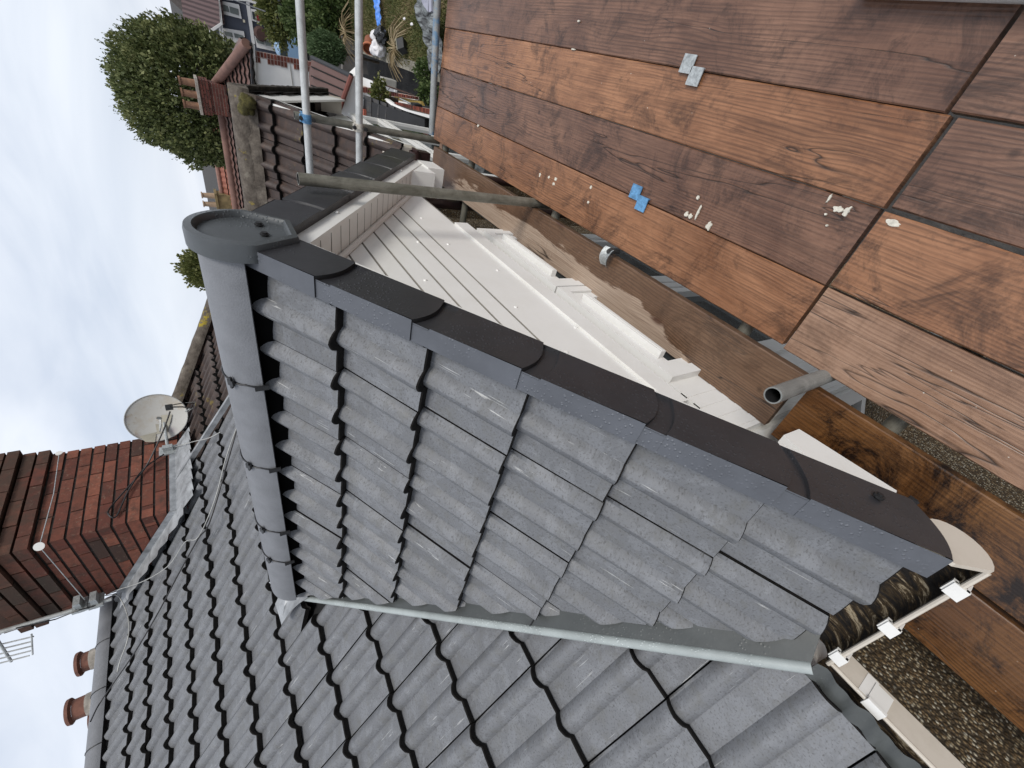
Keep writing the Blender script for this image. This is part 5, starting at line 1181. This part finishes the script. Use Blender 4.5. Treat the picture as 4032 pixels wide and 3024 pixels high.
mb = MB(); p = at(*g2(1520, 715), Z=-3.52); rt_ = Matrix.Rotation(.6, 3, 'Z') @ Matrix.Rotation(.9, 3, 'Y')
for s_ in ((.12, 0, .005, .26, .0), ): pass
for cc, dd in (((.125, 0, 0), (.01, .26, .2)), ((-.125, 0, 0), (.01, .26, .2)), ((0, .125, 0), (.24, .01, .2)), ((0, -.125, 0), (.24, .01, .2)), ((0, 0, -.1), (.24, .24, .01))): mb.box(p + rt_ @ Vector(cc), dd, rt_)
mb.build('planter_body', BLACK, pl_); mb = MB()
for cc, dd in (((.13, 0, .1), (.02, .28, .02)), ((-.13, 0, .1), (.02, .28, .02)), ((0, .13, .1), (.24, .02, .02)), ((0, -.13, .1), (.24, .02, .02))): mb.box(p + rt_ @ Vector(cc), dd, rt_)
mb.build('planter_rim', plain('dusty rim', (.22, .21, .16), .7), pl_)
for (x, y), l in (((1548, 290), 'pinkish white scrap on the lawn, nearer the blue sheet'), ((1662, 375), 'pale green white scrap on the lawn, nearer the grey cover')):
    o = blob(at(*g2(x, y), Z=-3.55), .055, x, 1.4, .6, .4, 10, SACK, 'scrap'); tag(o, l, 'litter', 'scraps on the lawn')
# grey sheet piled beside the lawn
CS = M('grey weathered sheet', .5, 0, .4); v = CS.coord('Object'); sm = CS.n('ShaderNodeMapping'); sm.inputs['Scale'].default_value = (1.2, 7, 5); CS.l(v, sm.inputs[0])
CSM = CS.out(CS.ramp(CS.noise(sm.outputs[0], 1.4, 6, .6, 1.2), [(.38, (.016, .016, .017)), (.48, (.10, .105, .105)), (.60, (.22, .24, .24)), (.72, (.05, .05, .055))]))
mb = MB(); e0 = [at(*g2(*q), Z=-3.45) for q in ((1735, -40), (1800, 240), (1870, 560), (1930, 850), (2000, 1120))]; e1 = [at(*g2(*q), Z=-2.9) for q in ((2080, -40), (2090, 240), (2090, 560), (2070, 850), (2040, 1120))]
def cs(u, v):
    t = u * 4; i = min(3, int(t)); a = e0[i].lerp(e0[i + 1], t - i); b = e1[i].lerp(e1[i + 1], t - i); p = a.lerp(b, v)
    return p + Vector((0, 0, .10 * math.sin(v * 7 + u * 5) + .12 * mnoise.noise(Vector((u * 6, v * 7, 2)))))
mb.grid(cs, [k / 50 for k in range(51)], [k / 20 for k in range(21)]); mb.grid(lambda u, v: cs(u, 1 if v else 0) + Vector((0, 0, 0 if not v else -1.6)), [0, 1], [0, 1]); tag(mb.build('grey_cover', CSM, smooth=40), 'crumpled grey and black cover beyond the blue stained tube', 'cover')
mb = MB(); mb.prism([at(*g2(1790, -80), Z=-3.1), at(*g2(1830, 60), Z=-3.1), at(*g2(1915, 185), Z=-3.0), at(*g2(1925, 30), Z=-3.0), at(*g2(1925, -80), Z=-3.0)], (0, 0, -.05)); mb.prism([at(*g2(1930, -80), Z=-2.95), at(*g2(1930, 180), Z=-2.95), at(*g2(1950, 185), Z=-2.95), at(*g2(1968, 170), Z=-2.95), at(*g2(1968, -80), Z=-2.95)], (0, 0, -.05))
tag(mb.build('lilac_panel', plain('lilac grey panel', (.30, .30, .36), .5)), 'smooth lilac grey panel under the folds of the grey cover', 'panel')
# blue grey house far up the street
bh = empty('house', 'blue grey rendered house with white bands and sash windows', 'house')
BX = 40.0; BLU = plain('blue grey render', (.072, .080, .105), .85, var=.08, sc=1); WHT = plain('white painted trim', (.68, .67, .65), .6, var=.03, bump=0)
mb = MB(); flat(mb, fl(r1_, [(790, -400), (860, 330), (880, 520), (930, 900), (1900, 900), (2100, 500), (1950, -400)]), BX, 8); flat(mb, fl(r1_, [(600, 540), (820, 390), (930, 900), (900, 1000)]), BX - .3, 6); mb.build('wall', BLU, bh)
mb = MB(); rf = [at(*r1_(*q), X=x) for q, x in (((785, -420), BX - .5), ((870, 340), BX - .5), ((540, 520), BX + 2.2), ((305, 310), BX + 4.5), ((225, -420), BX + 4.5))]
mb.prism(rf, (0, 0, -.12)); 
rm = M('ribbed far roof', .8, 0, .3); v = rm.coord('Object'); wv = rm.n('ShaderNodeTexWave', wave_type='BANDS', bands_direction='Y'); wv.inputs['Scale'].default_value = 1.25; wv.inputs['Distortion'].default_value = .6; rm.l(v, wv.inputs[0])
bhr = mb.build('roof', rm.out(rm.mix((.045, .028, .028), (.105, .068, .066), rm.ramp(wv.outputs[0], [(.3, 0), (.6, 1)]))), bh)
mb = MB(); flat(mb, fl(r1_, [(0, -420), (-100, -200), (285, 160), (300, -420)]), BX + 5.0, 3); mb.build('rear_roof', plain('far dull roof', (.13, .11, .10), .9, var=.2), bh)
for nm, pts, x in (('bargeboard', [(540, 512), (585, 500), (845, 325), (880, 350), (620, 540), (600, 545)], BX - .7), ('fascia', [(785, -420), (870, 330), (905, 720), (875, 720), (815, 395), (840, 330), (808, -420)], BX - .6), ('string_course', [(1190, -420), (1215, 60), (1300, 640), (1345, 640), (1265, 60), (1240, -420)], BX - .15), ('corner_trim', [(790, -420), (930, 0), (1230, 20), (1400, 75), (1400, 40), (1230, -15), (930, -30)], BX - .2)):
    mb = MB(); flat(mb, fl(r1_, pts), x, .12); mb.build(nm, WHT, bh)
CURT = plain('red curtain', (.20, .012, .016), .8); NET = plain('net curtain', (.16, .18, .17), .6, var=.5, sc=.9)
def bwin(o, i1, mid, mats, lbl=None):
    mb = MB(); flat(mb, fl(r1_, o), BX - .16, .10); f = mb.build('window', WHT, bh, label=lbl)
    for k, q in enumerate(i1): mb = MB(); flat(mb, fl(r1_, q), BX - .20, .05); mb.build('pane', mats[k % len(mats)], f)
bwin([(815, 5), (1110, 65), (1150, 275), (845, 195)], [[(832, 45), (950, 90), (975, 180), (850, 150)], [(968, 90), (1100, 130), (1110, 225), (985, 185)]], 0, [NET])
bwin([(880, 405), (1180, 455), (1205, 600), (1080, 830), (950, 860)], [[(895, 450), (1010, 475), (1025, 545), (915, 510)], [(1035, 480), (1165, 515), (1180, 575), (1050, 545)], [(915, 575), (1030, 600), (1045, 690), (935, 665)], [(935, 735), (1000, 750), (985, 820), (950, 830)]], 0, [NET])
bwin([(1280, 125), (1640, 200), (1650, 410), (1305, 300)], [[(1295, 165), (1335, 175), (1350, 290), (1310, 275)], [(1352, 182), (1640, 260), (1640, 375), (1372, 298)]], 0, [GLASS, CURT], 'ground floor window with red curtains')
bwin([(1335, 520), (1625, 580), (1645, 750), (1370, 690)], [[(1350, 560), (1465, 585), (1480, 650), (1375, 620)], [(1485, 595), (1595, 615), (1605, 680), (1500, 660)]], 0, [NET])
mb = MB(); p = at(*r1_(1425, 490), X=BX - .3); mb.tube(p, p + Vector((-.4, 0, 0)), .42, 14, r2=.3); mb.build('hanging_basket', plain('brown basket', (.06, .03, .025), .9), bh)
mb = MB(); p = at(*r1_(750, 572), X=BX - .32); mb.tube(p, p + Vector((-.06, 0, 0)), .30, 16); mb.build('round_plaque', WHT, bh)
mb = MB(); flat(mb, fl(r1_, [(1165, 280), (1195, 290), (1200, 330), (1170, 325)]), BX - .2, .1); mb.build('alarm_box', plain('cream alarm box', (.60, .55, .42), .6), bh)
mb = MB(); a_ = at(*r1_(930, -10), X=12); b_ = at(*r1_(1990, 300), X=12); mb.path([at(*r1_(880, -60), X=30), at(*r1_(1230, 70), X=24), at(*r1_(1500, 170), X=20)], .018, 6); tag(mb.build('overhead_cable', BLC), 'black overhead cable crossing in front of the blue grey house', 'cable')
# light blue car, parked
car = empty('parked_car', 'light blue car parked in front of the blue grey house', 'car')
CP = M('light blue car paint', .25, 0, .5); CPM = CP.out((.30, .46, .66)); TYRE = plain('tyre', (.02, .02, .02), .8)
cc = at(*r1_(1835, 640), X=30.5); cc.z = max(cc.z, -3.4)
def cprof(t):  # side outline: x along car, z up
    return t
side = [(-1.95, .35), (-1.98, .72), (-1.80, .92), (-1.15, 1.00), (-.50, 1.42), (.55, 1.46), (1.30, 1.02), (1.85, .92), (2.02, .70), (2.0, .35)]
rz = Matrix.Rotation(R(78), 3, 'Z'); cz = cc + Vector((0, 0, -.95))
mb = MB()
for k in range(len(side)):
    a, b = side[k], side[(k + 1) % len(side)]; wa_, wb_ = (.85 if a[1] < 1.1 else .66), (.85 if b[1] < 1.1 else .66)
    mb.face([cz + rz @ Vector((a[0], -wa_, a[1])), cz + rz @ Vector((b[0], -wb_, b[1])), cz + rz @ Vector((b[0], wb_, b[1])), cz + rz @ Vector((a[0], wa_, a[1]))])
for s_ in (-1, 1):
    low = [p for p in side if p[1] < 1.1]; hi = [(-1.15, 1.0), (-.5, 1.42), (.55, 1.46), (1.30, 1.02)]
    mb.face([cz + rz @ Vector((p[0], s_ * .85, p[1])) for p in low]); mb.face([cz + rz @ Vector((p[0], s_ * (.85 if p[1] < 1.1 else .66), p[1])) for p in hi])
cb = mb.build('body', CPM, car, smooth=35)
for s_ in (-1, 1):
    mb = MB(); mb.face([cz + rz @ Vector((x, s_ * (w_ + .012), z)) for x, z, w_ in ((-.95, 1.06, .83), (-.45, 1.36, .69), (.50, 1.39, .68), (1.10, 1.06, .83))]); mb.build('side_window', GLASS, car)
for x0, x1, z0, z1 in ((-1.12, -.56, 1.03, 1.39), (1.24, .62, 1.06, 1.42)):
    mb = MB(); e = .03 if x0 > 0 else -.03; mb.face([cz + rz @ Vector(q) for q in ((x0 + e, -.76, z0 + .02), (x0 + e, .76, z0 + .02), (x1 + e, .60, z1 + .01), (x1 + e, -.60, z1 + .01))]); mb.build('windscreen', GLASS, car)
for x in (-1.25, 1.25):
    for s_ in (-1, 1):
        mb = MB(); mb.tube(cz + rz @ Vector((x, s_ * .70, .33)), cz + rz @ Vector((x, s_ * .88, .33)), .32, 20); o = mb.build('wheel', TYRE, car, smooth=40); mb = MB(); mb.tube(cz + rz @ Vector((x, s_ * .86, .33)), cz + rz @ Vector((x, s_ * .89, .33)), .2, 14); mb.build('hub_cap', GALVC, o)
for s_ in (-.62, .62):
    mb = MB(); mb.box(cz + rz @ Vector((-1.97, s_, .72)), (.10, .26, .14), rz); mb.build('headlight', WHT, car); mb = MB(); mb.box(cz + rz @ Vector((1.98, s_, .78)), (.08, .22, .16), rz); mb.build('tail_light', plain('red lens', (.3, .01, .01), .3), car)
mb = MB(); mb.box((31.2, cz.y, (cz.z + G0) / 2), (9, 9, cz.z - G0)); struct('raised_street', mb, PAVE)
# far terrace of red roofs with chimney
ft = empty('house', 'distant terrace with orange red roof below the skyline', 'house')
def e5(x, y): return (680 + x * .18083, 560 + y * .18083)
fa, fb = at(*e5(975, 560), X=32), at(*e5(1150, 1500), X=32); fb.z = fa.z
mb = MB(); Fn = Vector((-math.sin(R(35)), 0, math.cos(R(35)))); Fd = Vector((-math.cos(R(35)), 0, -math.sin(R(35))))
tiles(mb, Vector((32, fa.y - 2.2, fa.z)) + Fd * .5, YA, Fd, Fn, .32, .45, (0, 44), (0, 6), seed=61, prof=lambda q: .04 * (.5 + .5 * math.cos(2 * math.pi * q)), lift=.06, thick=.06, ns=4)
fr_ = mb.build('roof', [RED, EDGE], ft); mb = MB(); mb.tube((32, fa.y - 2.2, fa.z), (32, fa.y + 12, fa.z), .12, 10); mb.build('ridge_tile', plain('pink ridge', (.26, .14, .11), .8), fr_)
mb = MB(); mb.box((33, fa.y + 5, (fa.z - 1.8 + G0) / 2), (4, 14, fa.z - 1.8 - G0)); mb.build('wall', plain('far brick', (.22, .10, .07), .9), ft)
cp = at(*e5(1075, 1275), X=32); cs_ = empty('chimney_stack', 'far lichened chimney with two pale pots on the orange roof', 'chimney')
mb = MB(); mb.box((32, cp.y, cp.z - .2), (.8, .95, 1.1)); mb.box((32, cp.y, cp.z + .28), (.95, 1.1, .12)); mb.build('stack_body', plain('lichened brick', (.20, .15, .07), .9, var=.4, sc=4), cs_)
for s_ in (-.26, .26): mb = MB(); mb.tube((32, cp.y + s_, cp.z + .3), (32, cp.y + s_, cp.z + .95), .17, 14, r2=.14); mb.tube((32, cp.y + s_, cp.z + .95), (32, cp.y + s_, cp.z + 1.02), .19, 14); mb.build('chimney_pot', plain('buff pot', (.34, .24, .16), .8), cs_, smooth=40)
